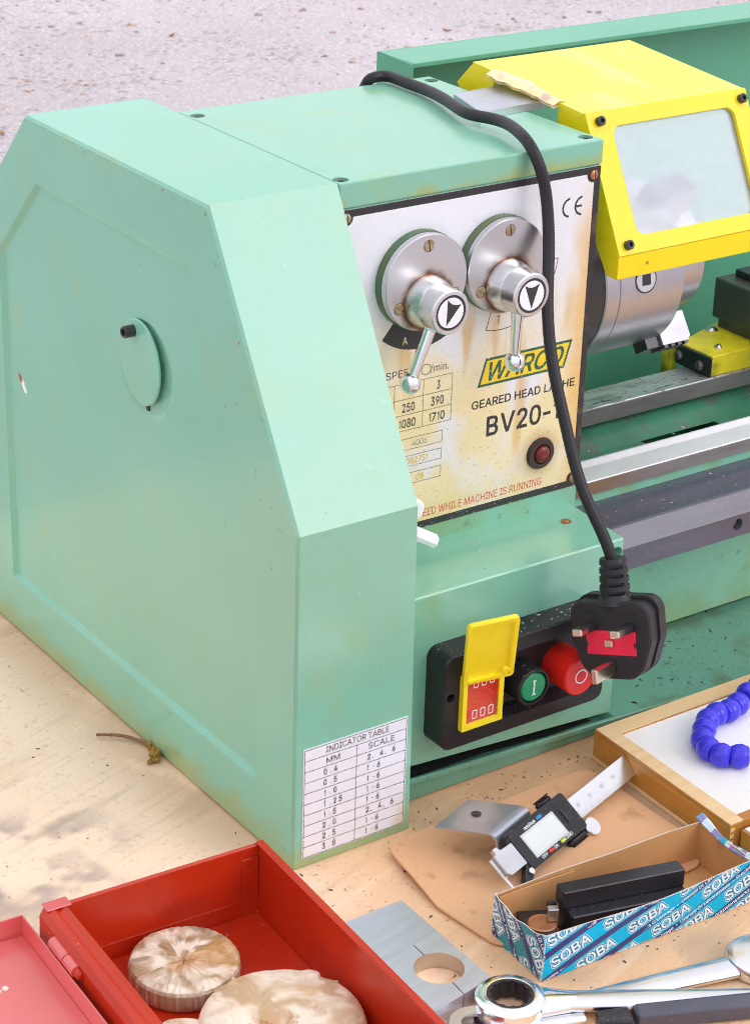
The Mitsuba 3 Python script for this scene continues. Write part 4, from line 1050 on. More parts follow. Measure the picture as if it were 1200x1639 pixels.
# ------------------------------------------------------------------ wrapped discs
def wrapped(name, c, r, h, seed, bsdf, tilt=(0, 0), amp=0.0012, pleats=56, hollow=0.0025, round_=0.0025):
    """a disc in folded waxed paper: jittered rings of flat facets, pleats gathered round the rim and drawn to the middle"""
    g = np.random.default_rng(seed)
    n = pleats * 2
    prof = [(0.02, h - hollow), (0.10, h - hollow * 0.9), (0.20, h - hollow * 0.35), (0.32, h - 0.0004), (0.45, h), (0.58, h + 0.0002), (0.70, h), (0.82, h - 0.0002), (0.91, h - 0.0006), (0.965, h - round_ * 0.5),
            (1.0, h - round_ * 1.3), (1.005, h * 0.55), (1.0, h * 0.28), (0.97, h * 0.08), (0.90, 0.0)]
    a0 = np.arange(n) * 2 * np.pi / n
    crease = g.random(n) - 0.5
    V = []
    for k, (q, z) in enumerate(prof):
        top = k < 9
        ja = (g.random(n) - 0.5) * (2 * np.pi / n) * (1.3 if top and k > 1 else 0.5)
        a = a0 + ja + 0.10 * q * math.sin(seed)
        edge = max(0.0, (q - 0.6) / 0.4) if top else 1.0
        big = meshkit.fbm(np.c_[q * np.cos(a) * 2.6 + seed, q * np.sin(a) * 2.6, np.full(n, k * 0.02)], 3, seed) - 0.5
        pl = np.where(np.arange(n) % 2 == 0, 1.0, -1.0) * (0.6 + 0.8 * crease)
        rr = r * (q + 0.012 * pl * edge + 0.03 * big * edge + (0.02 * (g.random(n) - 0.5) if top and k > 2 else 0))
        zz = z + (amp * (g.random(n) - 0.5) + amp * 2.4 * big) * (1.0 if top else 0.3) + (0.0005 * pl * edge if top else 0)
        V.append(np.c_[rr * np.cos(a), rr * np.sin(a), zz])
    V = np.vstack(V + [np.array([[0, 0, h - hollow * 1.2]])])
    F = []
    for k in range(len(prof) - 1):
        for j in range(n):
            q = [k * n + j, (k + 1) * n + j, (k + 1) * n + (j + 1) % n, k * n + (j + 1) % n]
            F += [(q[0], q[1], q[2]), (q[0], q[2], q[3])] if (j + k + seed) % 2 else [(q[0], q[1], q[3]), (q[1], q[2], q[3])]
    F += [(len(V) - 1, j, (j + 1) % n) for j in range(n)]
    m = trimesh.Trimesh(V, np.array(F), process=False)
    m.apply_transform(trimesh.transformations.euler_matrix(tilt[0], tilt[1], 0))
    m.apply_translation(c)
    return ent(name, m, bsdf, smooth=14)


k = wrapped('wrapped_disc', (-0.1245, -0.0670, 0.0030), 0.0352, 0.0165, 3, 'waxed_paper', (0.02, -0.02), 0.0010, 44)
tag(k, 'round part wrapped in brown pleated waxed paper, smaller and further back in the red box', 'wrapped part')
def crumpled(name, c, r, h, seed, bsdf, planes=26, slope=0.30):
    """a disc in crumpled paper: a rounded drum whose skin is the mean of random plane envelopes, so the creases are straight and crisp"""
    g = np.random.default_rng(seed)
    m = trimesh.creation.icosphere(5, 1.0)
    v = m.vertices.copy(); e = 4.0
    rr = np.hypot(v[:, 0], v[:, 1])
    v = v * ((rr ** e + np.abs(v[:, 2]) ** e) ** (-1 / e))[:, None]
    u = v * np.array([r, r, h / 2])
    nrm = v / np.array([1, 1, 0.5]); nrm /= np.linalg.norm(nrm, axis=1, keepdims=True)
    off = np.zeros(len(v))
    for rep_, sc in ((0, 1.0), (1, 0.6), (2, 0.4)):
        cen = np.c_[g.uniform(-r, r, planes), g.uniform(-r, r, planes), g.uniform(-h, h, planes)]
        d_ = g.normal(0, 1, (planes, 3)); d_ /= np.linalg.norm(d_, axis=1, keepdims=True)
        w = np.einsum('kij,kj->ki', u[None] - cen[:, None], d_) * slope
        dist = np.linalg.norm(u[None] - cen[:, None], axis=2)
        near = np.argsort(dist, axis=0)[:4]
        ww = np.take_along_axis(w, near, 0)
        off += sc * 0.5 * (np.clip(ww.max(0), -0.004, 0.004) if rep_ % 2 == 0 else np.clip(ww.min(0), -0.004, 0.004))
    u = u + nrm * np.clip(off, -0.0045, 0.0045)[:, None]
    u[:, 2] = np.maximum(u[:, 2], -h / 2)
    m.vertices = u
    m.apply_translation((c[0], c[1], c[2] + h / 2))
    return ent(name, m, bsdf, smooth=12)


k = crumpled('wrapped_disc', (-0.1080, -0.1545, 0.0030), 0.0495, 0.0225, 9, 'waxed_paper_front', 30, 0.62)
tag(k, 'large round part in crumpled pale paper at the front of the red box', 'wrapped part')
k = crumpled('wrapped_disc', (-0.1690, -0.1420, 0.0030), 0.0290, 0.0165, 15, 'waxed_paper_left')
tag(k, 'pale wrapped part barely showing at the bottom edge beside the red hinge rail', 'wrapped part')

# ------------------------------------------------------------------ aluminium clamp plate
AP = 'clamp_plate'
tag(AP, 'flat aluminium plate with round hole and two saw slits', 'metal plate')
ac = [(-0.0140, -0.0822), (0.0329, -0.0814), (0.0318, -0.1800), (-0.0182, -0.1887)]
pl = sg.Polygon(ac)
hc = (0.0098, -0.1545)
pl = pl.difference(circ(*hc, 0.0163, 64)).difference(bar2(0.0103, -0.1262, 0.0095, -0.142, 0.0007)).difference(bar2(0.0085, -0.168, 0.0055, -0.20, 0.0007))
ent('plate', prism(pl, 0.0116, fr((0, 0, 0.0004), (1, 0, 0), (0, 1, 0))), 'alu', AP)
an = np.linspace(0, 2 * np.pi, 65)
V = [(hc[0] + 0.01625 * math.cos(t), hc[1] + 0.01625 * math.sin(t), z) for t in an for z in (0.0006, 0.0117)]
ent('bore', (V, [f for i in range(64) for f in ((2 * i, 2 * i + 2, 2 * i + 3), (2 * i, 2 * i + 3, 2 * i + 1))]), 'alu_bore', AP, smooth=True)
for c_, d_ in (((0.0326, -0.1040, 0.0070), (1, 0.02, 0)), ((-0.0168, -0.1630, 0.0070), (-1, 0.05, 0))):
    ent('grub_screw', tube([np.array(c_) - 0.002 * np.array(d_), np.array(c_) + 0.0022 * np.array(d_)], 0.0026, 14), 'zinc', AP, smooth=40)

# ------------------------------------------------------------------ kraft card, carton
cd = sg.Polygon([(0.0665, -0.0200), (0.0940, -0.0100), (0.2570, -0.0095), (0.2570, -0.1150), (0.2400, -0.1500), (0.0640, -0.1500), (0.0565, -0.0900)]).buffer(-0.014).buffer(0.014, 16)
v2, f2 = trimesh.creation.triangulate_polygon(cd.segmentize(0.006), engine='earcut') if False else (None, None)
cm = trimesh.util.concatenate([trimesh.creation.extrude_polygon(cd.segmentize(0.01), 0.0016, engine='earcut')]).subdivide().subdivide()
z_up = 0.0012 + 0.0020 * meshkit.fbm(np.c_[cm.vertices[:, 0] * 14, cm.vertices[:, 1] * 14, cm.vertices[:, 0] * 0], 2, 3) + 0.0030 * np.clip((0.085 - cm.vertices[:, 0]) / 0.03, 0, 1) * np.clip((cm.vertices[:, 1] + 0.09) / 0.05, 0, 1)
fold = np.exp(-(((cm.vertices[:, 1] + 0.0345 - 0.03 * (cm.vertices[:, 0] - 0.07))) / 0.0022) ** 2)
cm.vertices[:, 2] += z_up - 0.0012 * fold
tag(ent('card_sheet', cm, 'kraft_flat', smooth=40), 'flat brown cardboard flap with rounded corners under the caliper', 'cardboard')

CT = 'tool_carton'
tag(CT, 'open turquoise printed cardboard carton holding black tool holder', 'carton')
ca = math.radians(-2.75)
CTm = np.eye(4); CTm[:3, 0] = (math.cos(ca), math.sin(ca), 0); CTm[:3, 1] = (-math.sin(ca), math.cos(ca), 0); CTm[:3, 3] = (0.0660, -0.1893, 0.0034)
CTm[2, 3] = 0.0006
CL, CWd, CHh, ct = 0.1735, 0.0555, 0.0345, 0.0008
def cb(lo, hi, c=0.0001):
    return put(cbox(lo, hi, c), CTm)
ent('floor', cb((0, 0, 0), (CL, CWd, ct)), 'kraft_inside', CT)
def wall(o, ex, ey, L, H, bow, name, seed, topfn=lambda s: 0.0, nx=26, nz=7):
    """a card wall: grid in (s, t), bowed outwards by bow, with its own thickness; returns (frame function)"""
    o, ex, ey = map(np.asarray, (o, ex, ey)); n_ = np.cross(ex, ey)
    V, F = [], []
    for side in (0, 1):
        for i in range(nx + 1):
            for j in range(nz + 1):
                s, t = i / nx, j / nz
                b = bow * math.sin(math.pi * s) * t ** 1.4 + 0.0004 * (meshkit.noise(np.array([s * 5, t * 2, seed])) - 0.5)
                V.append(o + ex * L * s + ey * (H + topfn(s)) * t + n_ * (b - side * ct))
    N = (nx + 1) * (nz + 1); id_ = lambda i, j, k: k * N + i * (nz + 1) + j
    for i in range(nx):
        for j in range(nz):
            for k in (0, 1):
                q = [id_(i, j, k), id_(i + 1, j, k), id_(i + 1, j + 1, k), id_(i, j + 1, k)]
                q = q if k == 0 else q[::-1]
                F += [(q[0], q[1], q[2]), (q[0], q[2], q[3])]
    outside, inside = F[:], []
    fo = [f for f in F if f[0] < N and f[1] < N and f[2] < N]; fi = [f for f in F if f[0] >= N]
    ed = []
    for i in range(nx):
        a_, b_ = id_(i, nz, 0), id_(i + 1, nz, 0); ed += [(a_, b_, b_ + N), (a_, b_ + N, a_ + N)]
    for i in (0, nx):
        for j in range(nz):
            a_, b_ = id_(i, j, 0), id_(i, j + 1, 0); ed += [(a_, b_, b_ + N), (a_, b_ + N, a_ + N)]
    V = np.array(V)
    def bend(s, t, lift):
        sn, tn = s / L, t / H
        b = bow * np.sin(np.pi * np.clip(sn, 0, 1)) * np.clip(tn, 0, 1) ** 1.4 + 0.0004 * (meshkit.noise(np.c_[sn * 5, tn * 2, np.full(len(sn), seed)]) - 0.5)
        tt = tn * (H + np.array([topfn(x) for x in sn]))
        return o + ex * s[:, None] + ey * tt[:, None] + n_ * (b + lift)[:, None]
    return V, fo, fi, ed, bend
def sub(V, F):
    m = trimesh.Trimesh(V, np.array(F), process=False); m.remove_unreferenced_vertices(); return m
X, Y, Z = CTm[:3, 0], CTm[:3, 1], np.array([0, 0, 1.0])
O = CTm[:3, 3]
def stripe_art(L, H, ang, off, first, soba_h=0.0080, band=0.0050, pitch=0.0180):
    """polygons of the carton print inside [0,L]x[0,H]: navy bands, their white words, the big outlined words"""
    box_ = sg.box(0, 0, L, H)
    ca_, sa_ = math.cos(math.radians(ang)), math.sin(math.radians(ang))
    words = ['Precision Tools', 'Pr\u00e4zisionswerkzeuge', 'Outils D\u2019usinage', 'Utensili Di Lavorazione']
    bands, text, big, outl = [], [], [], []
    sob = affinity.skew(tpoly('SOBA', True), 0)
    a0, b0, c0, d0 = sob.bounds
    sob = affinity.affine_transform(sob, [soba_h * 1.05, 0, 0, soba_h, -a0 * soba_h, 0])
    place = lambda p, u, w: affinity.affine_transform(p, [ca_, -sa_, sa_, ca_, u * ca_ - w * sa_, u * sa_ + w * ca_])
    for i in range(-16, 24):
        w = off + i * pitch
        b = place(sg.box(-0.25, 0, 0.4, band), 0, w).intersection(box_)
        if b.area > 1e-8:
            bands.append(b)
        u = -0.12 + 0.021 * ((i * 7) % 5)
        j = i + first
        while u < 0.30:
            s = words[j % 4]; j += 1
            p = tpoly(s, True); a1, b1, c1, d1 = p.bounds
            k_ = 0.0028
            q_ = affinity.affine_transform(p, [k_ * 1.05, 0, 0, k_, -a1 * k_, (band - k_) / 2 + 0.0001])
            ww = (c1 - a1) * k_ * 1.05
            q_ = place(q_, u, w).intersection(box_)
            if q_.area > 1e-9:
                text.append(q_)
            dot = place(circ(u + ww + 0.0030, band / 2, 0.0006, 8), 0, w).intersection(box_)
            if dot.area > 1e-9:
                text.append(dot)
            u += ww + 0.0062
        u = -0.12 + 0.0155 * ((i * 3) % 4)
        while u < 0.30:
            q_ = place(sob, u, w + band + (pitch - band - soba_h) / 2)
            o_ = q_.buffer(0.00115, 3)
            o2 = q_.buffer(0.00065, 4)
            if o_.intersection(box_).area > 1e-9:
                outl.append(o_.intersection(box_)); big.append(q_.intersection(box_)); text.append(o_.difference(o2).intersection(box_)) if False else None
            u += 0.0435
    un_ = lambda l: unary_union([x for x in l if x.area > 1e-10])
    bands = un_(bands)
    return bands, un_(text), un_(big).difference(bands), un_(outl).difference(bands)
def polys(g):
    return [q for q in getattr(g, 'geoms', [g]) if q.geom_type == 'Polygon' and q.area > 2e-9]
def decal(g, bend, lift, seg=0.006):
    P = []
    for q in polys(g):
        t = trimesh.creation.extrude_polygon(q.segmentize(seg), 1e-5, engine='earcut')
        f = t.faces[t.face_normals[:, 2] > 0.5]
        m = trimesh.Trimesh(t.vertices, f, process=False); m.remove_unreferenced_vertices()
        m.vertices = bend(m.vertices[:, 0], m.vertices[:, 1], np.full(len(m.vertices), lift))
        P.append(m)
    return trimesh.util.concatenate(P)
def carton_wall(name, o, ex, ey, L, H, bow, seed, face, ang, off, first, art=True, topfn=lambda s: 0.0):
    V, fo, fi, ed, bend = wall(o, ex, ey, L, H, bow, name, seed, topfn)
    k_ = ent(name, sub(V, fo), face, CT, smooth=60)
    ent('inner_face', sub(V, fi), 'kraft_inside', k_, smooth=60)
    ent('cut_edge', sub(V, ed), 'kraft_edge', k_)
    if art:
        bands, text, big, outl = stripe_art(L, H, ang, off, first)
        sh_ = lambda g: affinity.scale(g, 1, 1, origin=(0, 0))
        ent('band_print', decal(bands.difference(outl), bend, 0.00012), 'print_navy', k_)
        ent('outline_print', decal(outl.difference(outl.buffer(-0.0004)), bend, 0.00013), 'print_pale', k_)
        inner = outl.buffer(-0.0004)
        ent('outline_print', decal(inner.difference(big), bend, 0.00014), 'print_mid', k_)
        ent('word_print', decal(unary_union([text.difference(outl), big]), bend, 0.00016), 'print_pale', k_, label='white words printed on the carton')
    return k_
carton_wall('front_wall', O, X, Z, CL, CHh, 0.0030, 1.5, 'print_cyan', 22.5, -0.0040, 0, True, lambda s: 0.0006 * math.sin(s * 9) - 0.0012 * math.sin(math.pi * s))
carton_wall('left_wall', O + Y * CWd, -Y, Z, CWd, CHh, 0.0020, 4.5, 'print_teal', -58, 0.0030, 2, True, lambda s: -0.003 * math.sin(math.pi * s) - 0.0008 * math.sin(s * 17))
carton_wall('back_wall', O + Y * CWd + X * CL, -X, Z, CL, CHh - 0.001, 0.0008, 7.5, 'print_cyan', 22.5, 0, 0, False, lambda s: 0.0005 * math.sin(s * 11))
carton_wall('right_wall', O + X * CL, Y, Z, CWd, CHh - 0.002, 0.0010, 9.5, 'print_cyan', 22.5, 0, 0, False, lambda s: 0.0008 * math.sin(s * 7))
# folded over flap strip on the right wall, and a second card strip inside the back wall
V, F = [], []
n_ = 16
for i in range(n_ + 1):
    s = i / n_
    w = 0.0052 + 0.0012 * math.sin(s * 8)
    b = O + X * (CL - 0.0005) + Y * (CWd * (1.10 * s - 0.04)) + Z * (CHh + 0.0006 - 0.0045 * math.sin(math.pi * s) * (1 - 0.2 * s) + 0.0015 * s)
    V += [b - X * 0.0010 + Z * -0.001, b + X * w * 0.5 + Z * 0.0012, b + X * w + Z * (-0.0008)]
for i in range(n_):
    for j in range(2):
        q = [i * 3 + j, i * 3 + j + 1, i * 3 + j + 4, i * 3 + j + 3]
        F += [(q[0], q[1], q[2]), (q[0], q[2], q[3])]
flap_top = trimesh.Trimesh(np.array(V), np.array(F), process=False)
flap_low = flap_top.copy(); flap_low.vertices -= np.array([0, 0, 0.0007]); flap_low.invert()
mat('print_flap', PR(lambda p, n, uv: mix((0.55, 0.70, 0.76), mix((0.0, 0.40, 0.55), (0.32, 0.16, 0.42), cell_rand(dr.floor(p.y * 160 + p.x * 60))), smoothstep(0.45, 0.55, noise(p.x * 90, p.y * 210)))), 0.3)
ent('end_flap', [flap_top, flap_low], 'print_flap', CT, label='crumpled printed strip folded over the carton end')
V, fo, fi, ed, _ = wall(O + Y * (CWd - 0.0030) + X * 0.062, -X, Z, 0.0600, 0.0325, 0.0004, 'x', 3.3)
ent('inner_strip', sub(V, fo + fi + ed), 'kraft_inside', CT, label='loose card strip standing inside the carton back wall')

# ------------------------------------------------------------------ black tool holder in the carton
TH = 'tool_holder'
tag(TH, 'black steel bar shaped tool holder lying inside the carton', 'tool holder')
th = math.radians(-14.5)
THm = np.eye(4); THm[:3, 0] = (math.cos(th), math.sin(th), 0); THm[:3, 1] = (-math.sin(th), math.cos(th), 0)
THm[:3, 3] = (0.1060, -0.1640, 0.0018)
def tb(lo, hi, c=0.0006):
    return put(cbox(lo, hi, c), THm)
sec = sg.Polygon([(-0.0085, 0.0010), (-0.0085, 0.0240), (0.0005, 0.0250), (0.0015, 0.0355), (0.0025, 0.0360), (0.0125, 0.0360), (0.0130, 0.0355), (0.0130, 0.0010)])
m = np.eye(4); m[:3, 0] = THm[:3, 1]; m[:3, 1] = (0, 0, 1); m[:3, 2] = THm[:3, 0]; m[:3, 3] = THm[:3, 3]
ent('bar', [tb((0.0, -0.0090, 0.0010), (0.0850, 0.0130, 0.0235)), tb((-0.0030, 0.0008, 0.0236), (0.0855, 0.0128, 0.0365))], 'black_oxide', TH)
ent('lug', tb((-0.0090, 0.0092, 0.0010), (-0.0032, 0.0130, 0.0240)), 'black_oxide', TH)

TC = 'tool_clamp'
tag(TC, 'flat black tool clamp with copper disc and small square bit in the carton', 'tool clamp')
tm = np.eye(4); a_ = math.radians(-27); tm[:3, 0] = (math.cos(a_), math.sin(a_), 0); tm[:3, 1] = (-math.sin(a_), math.cos(a_), 0); tm[:3, 3] = (0.0895, -0.1590, 0.0018)
ent('block', put(cbox((-0.0140, -0.0130, 0.0040), (0.0085, 0.0150, 0.0165), 0.0006), tm), 'black_oxide', TC)
ent('foot', put(cbox((-0.0120, -0.0120, 0.0002), (0.0080, 0.0140, 0.0039), 0.0004), tm), 'black_oxide', TC)
ent('copper_disc', put(rev([(0, 0), (0.0098, 0), (0.0098, 0.0005), (0.0088, 0.0009), (0.0080, 0.0006), (0, 0.0008)], n=40), tm @ trimesh.transformations.translation_matrix((0.0000, -0.0005, 0.0166))), 'copper', TC, smooth=35)
ent('tool_bit', put(cbox((0.0035, -0.0010, 0.0176), (0.0105, 0.0045, 0.0270), 0.0005), tm), 'steel_turned', TC)
ent('clamp_screw', put(rev([(0, 0.002), (0.0018, 0.002), (0.0020, 0.0065), (0.0034, 0.0068), (0.0036, 0.006), (0.0036, 0), (0, 0)], n=20), tm @ fr((-0.0141, 0.0075, 0.0100), (0, -1, 0), (0, 0, 1))), 'screw_steel', TC, smooth=35)
ent('clamp_screw', put(cyl(0.0022, 0.0008, n=16, c=0.0002), tm @ fr((0.0010, -0.0131, 0.0110), (1, 0, 0), (0, 0, 1))), 'steel_bright', TC, smooth=35)

# ------------------------------------------------------------------ caliper
DC = 'digital_caliper'
tag(DC, 'digital caliper with black display body and steel beam propped on card', 'caliper')
q0, q1 = np.array([0.1204, -0.0776, 0.0285]), np.array([0.1912, -0.0539, 0.0285])
ex = (q1 - q0) / np.linalg.norm(q1 - q0)
ey0 = np.array([0.1204, -0.0776, 0.0285]) - np.array([0.1304, -0.0996, 0.0105])
Mc = fr(np.array([0.1254, -0.0886, 0.0195]), ex, ey0)          # x along the beam, y up the slope, z out of the display
CLn = 0.0725
def db(lo, hi, c=0.0008):
    return put(cbox(lo, hi, c), Mc)
dpl = sg.box(0, -0.0152, CLn, 0.0152).buffer(-0.003).buffer(0.003, 6)
ent('body', [prism(dpl, 0.0070, Mc @ trimesh.transformations.translation_matrix((0, 0, -0.0070))), put(prism(dpl.buffer(-0.0012), 0.0008), Mc)], 'black_plastic', DC)
grip = [db((0.0450 + 0.0026 * k, -0.0020, 0.0008), (0.0463 + 0.0026 * k, 0.0128, 0.0016), 0.0002) for k in range(0)]
grip = [db((0.0545 + 0.0, -0.0125 + 0.0031 * k, 0.0008), (0.0690, -0.0113 + 0.0031 * k, 0.0014), 0.0002) for k in range(8)]
ent('grip_ribs', grip, 'black_plastic', DC)
ent('grip_pad', [db((0.0480, 0.0140, -0.0080), (0.0640, 0.0195, -0.0010), 0.0022)] + [db((0.0495 + 0.0024 * k, 0.0193, -0.0072), (0.0506 + 0.0024 * k, 0.0203, -0.0015), 0.0002) for k in range(6)], 'black_plastic', DC)
ent('grip_pad', [db((0.0500, -0.0205, -0.0085), (0.0700, -0.0145, -0.0010), 0.0022)] + [db((0.0515 + 0.0026 * k, -0.0212, -0.0075), (0.0527 + 0.0026 * k, -0.0203, -0.0015), 0.0002) for k in range(7)], 'black_plastic', DC)
ent('display', db((0.0120, -0.0092, 0.0008), (0.0500, 0.0070, 0.0013), 0.0004), 'lcd', DC)
ent('display_rim', put(prism(sg.box(0.0106, -0.0106, 0.0514, 0.0084).difference(sg.box(0.0121, -0.0091, 0.0499, 0.0069)), 0.0004), Mc @ trimesh.transformations.translation_matrix((0, 0, 0.0008))), 'zinc', DC)
ent('key', db((0.0340, 0.0094, 0.0008), (0.0405, 0.0120, 0.0018), 0.0004), 'key_blue', DC, label='blue key')
ent('key', db((0.0235, -0.0136, 0.0008), (0.0295, -0.0112, 0.0018), 0.0004), 'button_red', DC, label='red key')
ent('key', db((0.0390, -0.0136, 0.0008), (0.0450, -0.0112, 0.0018), 0.0004), 'key_lime', DC, label='yellow green key')
tl = [tfit('mm/inch', 0.0185, 0.0325, 0.0094, 0.0024, True), tfit('OFF', 0.0152, 0.0222, -0.0136, 0.0023, True), tfit('ON', 0.0308, 0.0352, -0.0136, 0.0023, True), tfit('ZERO', 0.0462, 0.0545, -0.0132, 0.0023, True)]
ent('lettering', put(prism(unary_union(tl), 0.0001), Mc @ trimesh.transformations.translation_matrix((0, 0, 0.0008))), 'print_pale', DC)
tline = unary_union([bar2(0.0585, -0.0050, 0.0585, 0.0050, 0.0014), bar2(0.0585, 0.0, 0.0650, 0.0, 0.0010)])
ent('grip_arrow', put(prism(tline, 0.0008), Mc @ trimesh.transformations.translation_matrix((0, 0, 0.0012))), 'screw_black', DC)
ent('beam', db((-0.0200, -0.0088, -0.0050), (0.1530, 0.0082, -0.0022), 0.0003), 'steel_bright', DC)
gr = []
for k in range(0, 46):
    x = 0.0760 + 0.0016 * k
    h_ = 0.0060 if k % 10 == 0 else (0.0045 if k % 5 == 0 else 0.0030)
    gr.append(sg.box(x, -0.0086, x + 0.00022, -0.0086 + h_))
for k, s in enumerate(('80', '90', '100', '110', '120')):
    x = 0.0790 + 0.0155 * k
    gr.append(tfit(s, x, x + (0.0034 if len(s) == 2 else 0.005), -0.0010, 0.0028))
ent('graduation', put(prism(unary_union(gr), 0.00006), Mc @ trimesh.transformations.translation_matrix((0, 0, -0.0022))), 'ink_grey', DC)
ent('thumb_roller', put(cyl(0.0072, 0.0050, n=32, c=0.0006), Mc @ fr((0.0775, -0.0175, -0.0060), (1, 0, 0), (0, 1, 0))), 'steel_bright', DC, smooth=35)
jw = sg.Polygon([(-0.0190, 0.0085), (-0.0190, 0.0125), (-0.0150, 0.0125), (-0.0130, 0.0090), (-0.0005, 0.0085), (-0.0005, -0.0088), (-0.0190, -0.0088), (-0.0215, -0.0060), (-0.0215, 0.0085)])
ent('jaw', put(prism(jw, 0.0034), Mc @ trimesh.transformations.translation_matrix((0, 0, -0.0018))), 'zinc', DC)
ent('jaw_edge', [db((-0.0245, -0.0190, -0.0030), (-0.0222, 0.0080, -0.0010), 0.0004)], 'steel_bright', DC)
sj = sg.Polygon([(-0.0015, 0.0120), (0.0035, 0.0100), (0.0035, -0.0148), (-0.0010, -0.0180), (-0.0200, -0.0285), (-0.0225, -0.0270), (-0.0060, -0.0130), (-0.0015, -0.0100)])
ent('sliding_jaw', put(prism(sj, 0.0050), Mc @ trimesh.transformations.translation_matrix((0, 0, -0.0052))), 'black_plastic', DC)
ent('lock_screw', put(cyl(0.0026, 0.0016, n=18, c=0.0004), Mc @ trimesh.transformations.translation_matrix((-0.0010, -0.0150, -0.0002))), 'steel_bright', DC, smooth=35)

# bracket
BK = 'bent_bracket'
tag(BK, 'bent sheet metal bracket with one hole beside the caliper', 'bracket')
bp = sg.LineString([(-0.0005, 0.0285), (0.0500, 0.0285), (0.0560, 0.0275), (0.0610, 0.0240), (0.0800, 0.0025)]).buffer(0.0008, join_style=1)
e1 = np.array([0.0700, -0.0270, 0]); e1 /= np.linalg.norm(e1)
bm_ = np.eye(4); bdir = np.array([0.0470, 0.0180, 0.0]); bdir /= np.linalg.norm(bdir)
# x: from the free end towards the bend; depth runs across
xd = np.array([0.0270, -0.0410, 0]); xd = np.array([0.72, -0.50, 0]); 
BA, BB, BC_ = np.array([0.0876, -0.0430]), np.array([0.1288, -0.0278]), np.array([0.1580, -0.0578])
u1 = (BB - BA)                                     # along the free edge
u2 = (BC_ - BB)                                    # towards the bend
def brk(s, t, z):
    p = BA + u1 * s + u2 / np.linalg.norm(u2) * t
    return (p[0], p[1], z)
prf = [(0.0, 0.0292), (0.036, 0.0292), (0.0395, 0.0285), (0.0420, 0.0268), (0.0435, 0.0245), (0.0480, 0.0040)]
V, F = [], []
for t, z in prf:
    for s in np.linspace(0, 1, 9):
        V.append(brk(s, t, z)); V.append(brk(s, t - (0.0010 if z < 0.0285 else 0), z - 0.0014))
n9 = 18
for i in range(len(prf) - 1):
    for j in range(8):
        a, b, c, d_ = i * n9 + 2 * j, i * n9 + 2 * j + 2, (i + 1) * n9 + 2 * j + 2, (i + 1) * n9 + 2 * j
        F += [(a, c, b), (a, d_, c), (a + 1, b + 1, c + 1), (a + 1, c + 1, d_ + 1)]
    for j in (0, 16):
        a, d_ = i * n9 + j, (i + 1) * n9 + j
        F += [(a, a + 1, d_ + 1), (a, d_ + 1, d_)]
for i in (0, len(prf) - 1):
    for j in range(8):
        a, b = i * n9 + 2 * j, i * n9 + 2 * j + 2
        F += [(a, b, b + 1), (a, b + 1, a + 1)]
ent('sheet', (V, F), 'zinc_sheet', BK, smooth=35)
hp_ = BA + u1 * 0.55 + u2 / np.linalg.norm(u2) * 0.016
ent('hole', put(rev([(0.0, 0.0), (0.0028, 0.0), (0.0036, 0.0005), (0.0, 0.0002)], n=24), fr((hp_[0], hp_[1], 0.0293), (1, 0, 0), (0, 1, 0))), 'screw_black', BK, smooth=35)
hp2 = BA + u1 * 0.60 + u2 / np.linalg.norm(u2) * 0.0455
ent('hole', put(rev([(0.0, 0.0), (0.0018, 0.0), (0.0020, 0.0004), (0.0, 0.0002)], n=16), fr((hp2[0], hp2[1], 0.0172), (u1[0], u1[1], 0), (-0.18 * u2[0], -0.18 * u2[1], 1))), 'screw_black', BK, smooth=35)

# ------------------------------------------------------------------ wooden case with hose
WB = 'wooden_case'
tag(WB, 'open honey coloured wooden case lined with white sheet, at right', 'wooden case')
wa = math.radians(0.0)
wx0, wy1, wh = 0.2713, 0.0036, 0.0250
wvx, wvy = np.array([1.0, 0.0]), np.array([0.0345, 0.9994])
def wq(s, t):            # s along +x from the left edge, t towards the viewer from the back edge
    p = np.array([wx0, wy1]) + wvx * s - wvy * t
    return p
def wslab(s0, s1, t0, t1, z0, z1, c=0.0004):
    P = []
    for (s, t) in ((s0, t0), (s1, t0), (s1, t1), (s0, t1)):
        P.append(wq(s, t))
    P = np.array(P); cen = P.mean(0); out = []
    for p in P:
        i_ = p + (cen - p) / np.linalg.norm(cen - p) * c * 1.4
        out += [(*p, z0 + c), (*p, z1 - c), (*i_, z0), (*i_, z1)]
    return hull(out)
WL, WD = 0.30, 0.1515
ent('left_side', wslab(0, 0.0125, 0, WD, 0.0032, wh), 'case_side', WB)
ent('back_side', wslab(0.0127, WL, 0, 0.0150, 0.0032, wh), 'case_side', WB)
ent('front_side', wslab(0.0127, WL, WD - 0.0085, WD, 0.0032, wh), 'case_side', WB)
ent('top_edge', [wslab(0.0004, 0.0125, 0.0004, WD - 0.0004, wh, wh + 0.0007, 0.0002), wslab(0.0127, WL, 0.0004, 0.0150, wh, wh + 0.0007, 0.0002)], 'case_top', WB, label='pale sanded top edge of the case frame')
ent('bottom_panel', wslab(-0.0015, WL, -0.0012, WD - 0.0006, 0.0004, 0.0030, 0.0002), 'case_top', WB)
ent('lining', wslab(0.0127, WL, 0.0152, WD - 0.0087, 0.0034, wh - 0.0012, 0.0002), 'foam_white', WB, label='white sheet lining the case')
for k in range(4):
    ent('joint_finger', wslab(0.0002, 0.0040, WD + 0.0001, WD + 0.0006, 0.0040 + 0.0052 * k, 0.0066 + 0.0052 * k, 0.0001), 'case_top', WB)
ent('half', [wslab(0.008, WL, WD + 0.0035, WD + 0.16, 0.0032, wh - 0.004)], 'case_side', WB, label='second half of the case lying in front')
ent('half_lining', wslab(0.0095, WL, WD + 0.0050, WD + 0.158, wh - 0.004, wh - 0.0025, 0.0002), 'foam_white', WB)

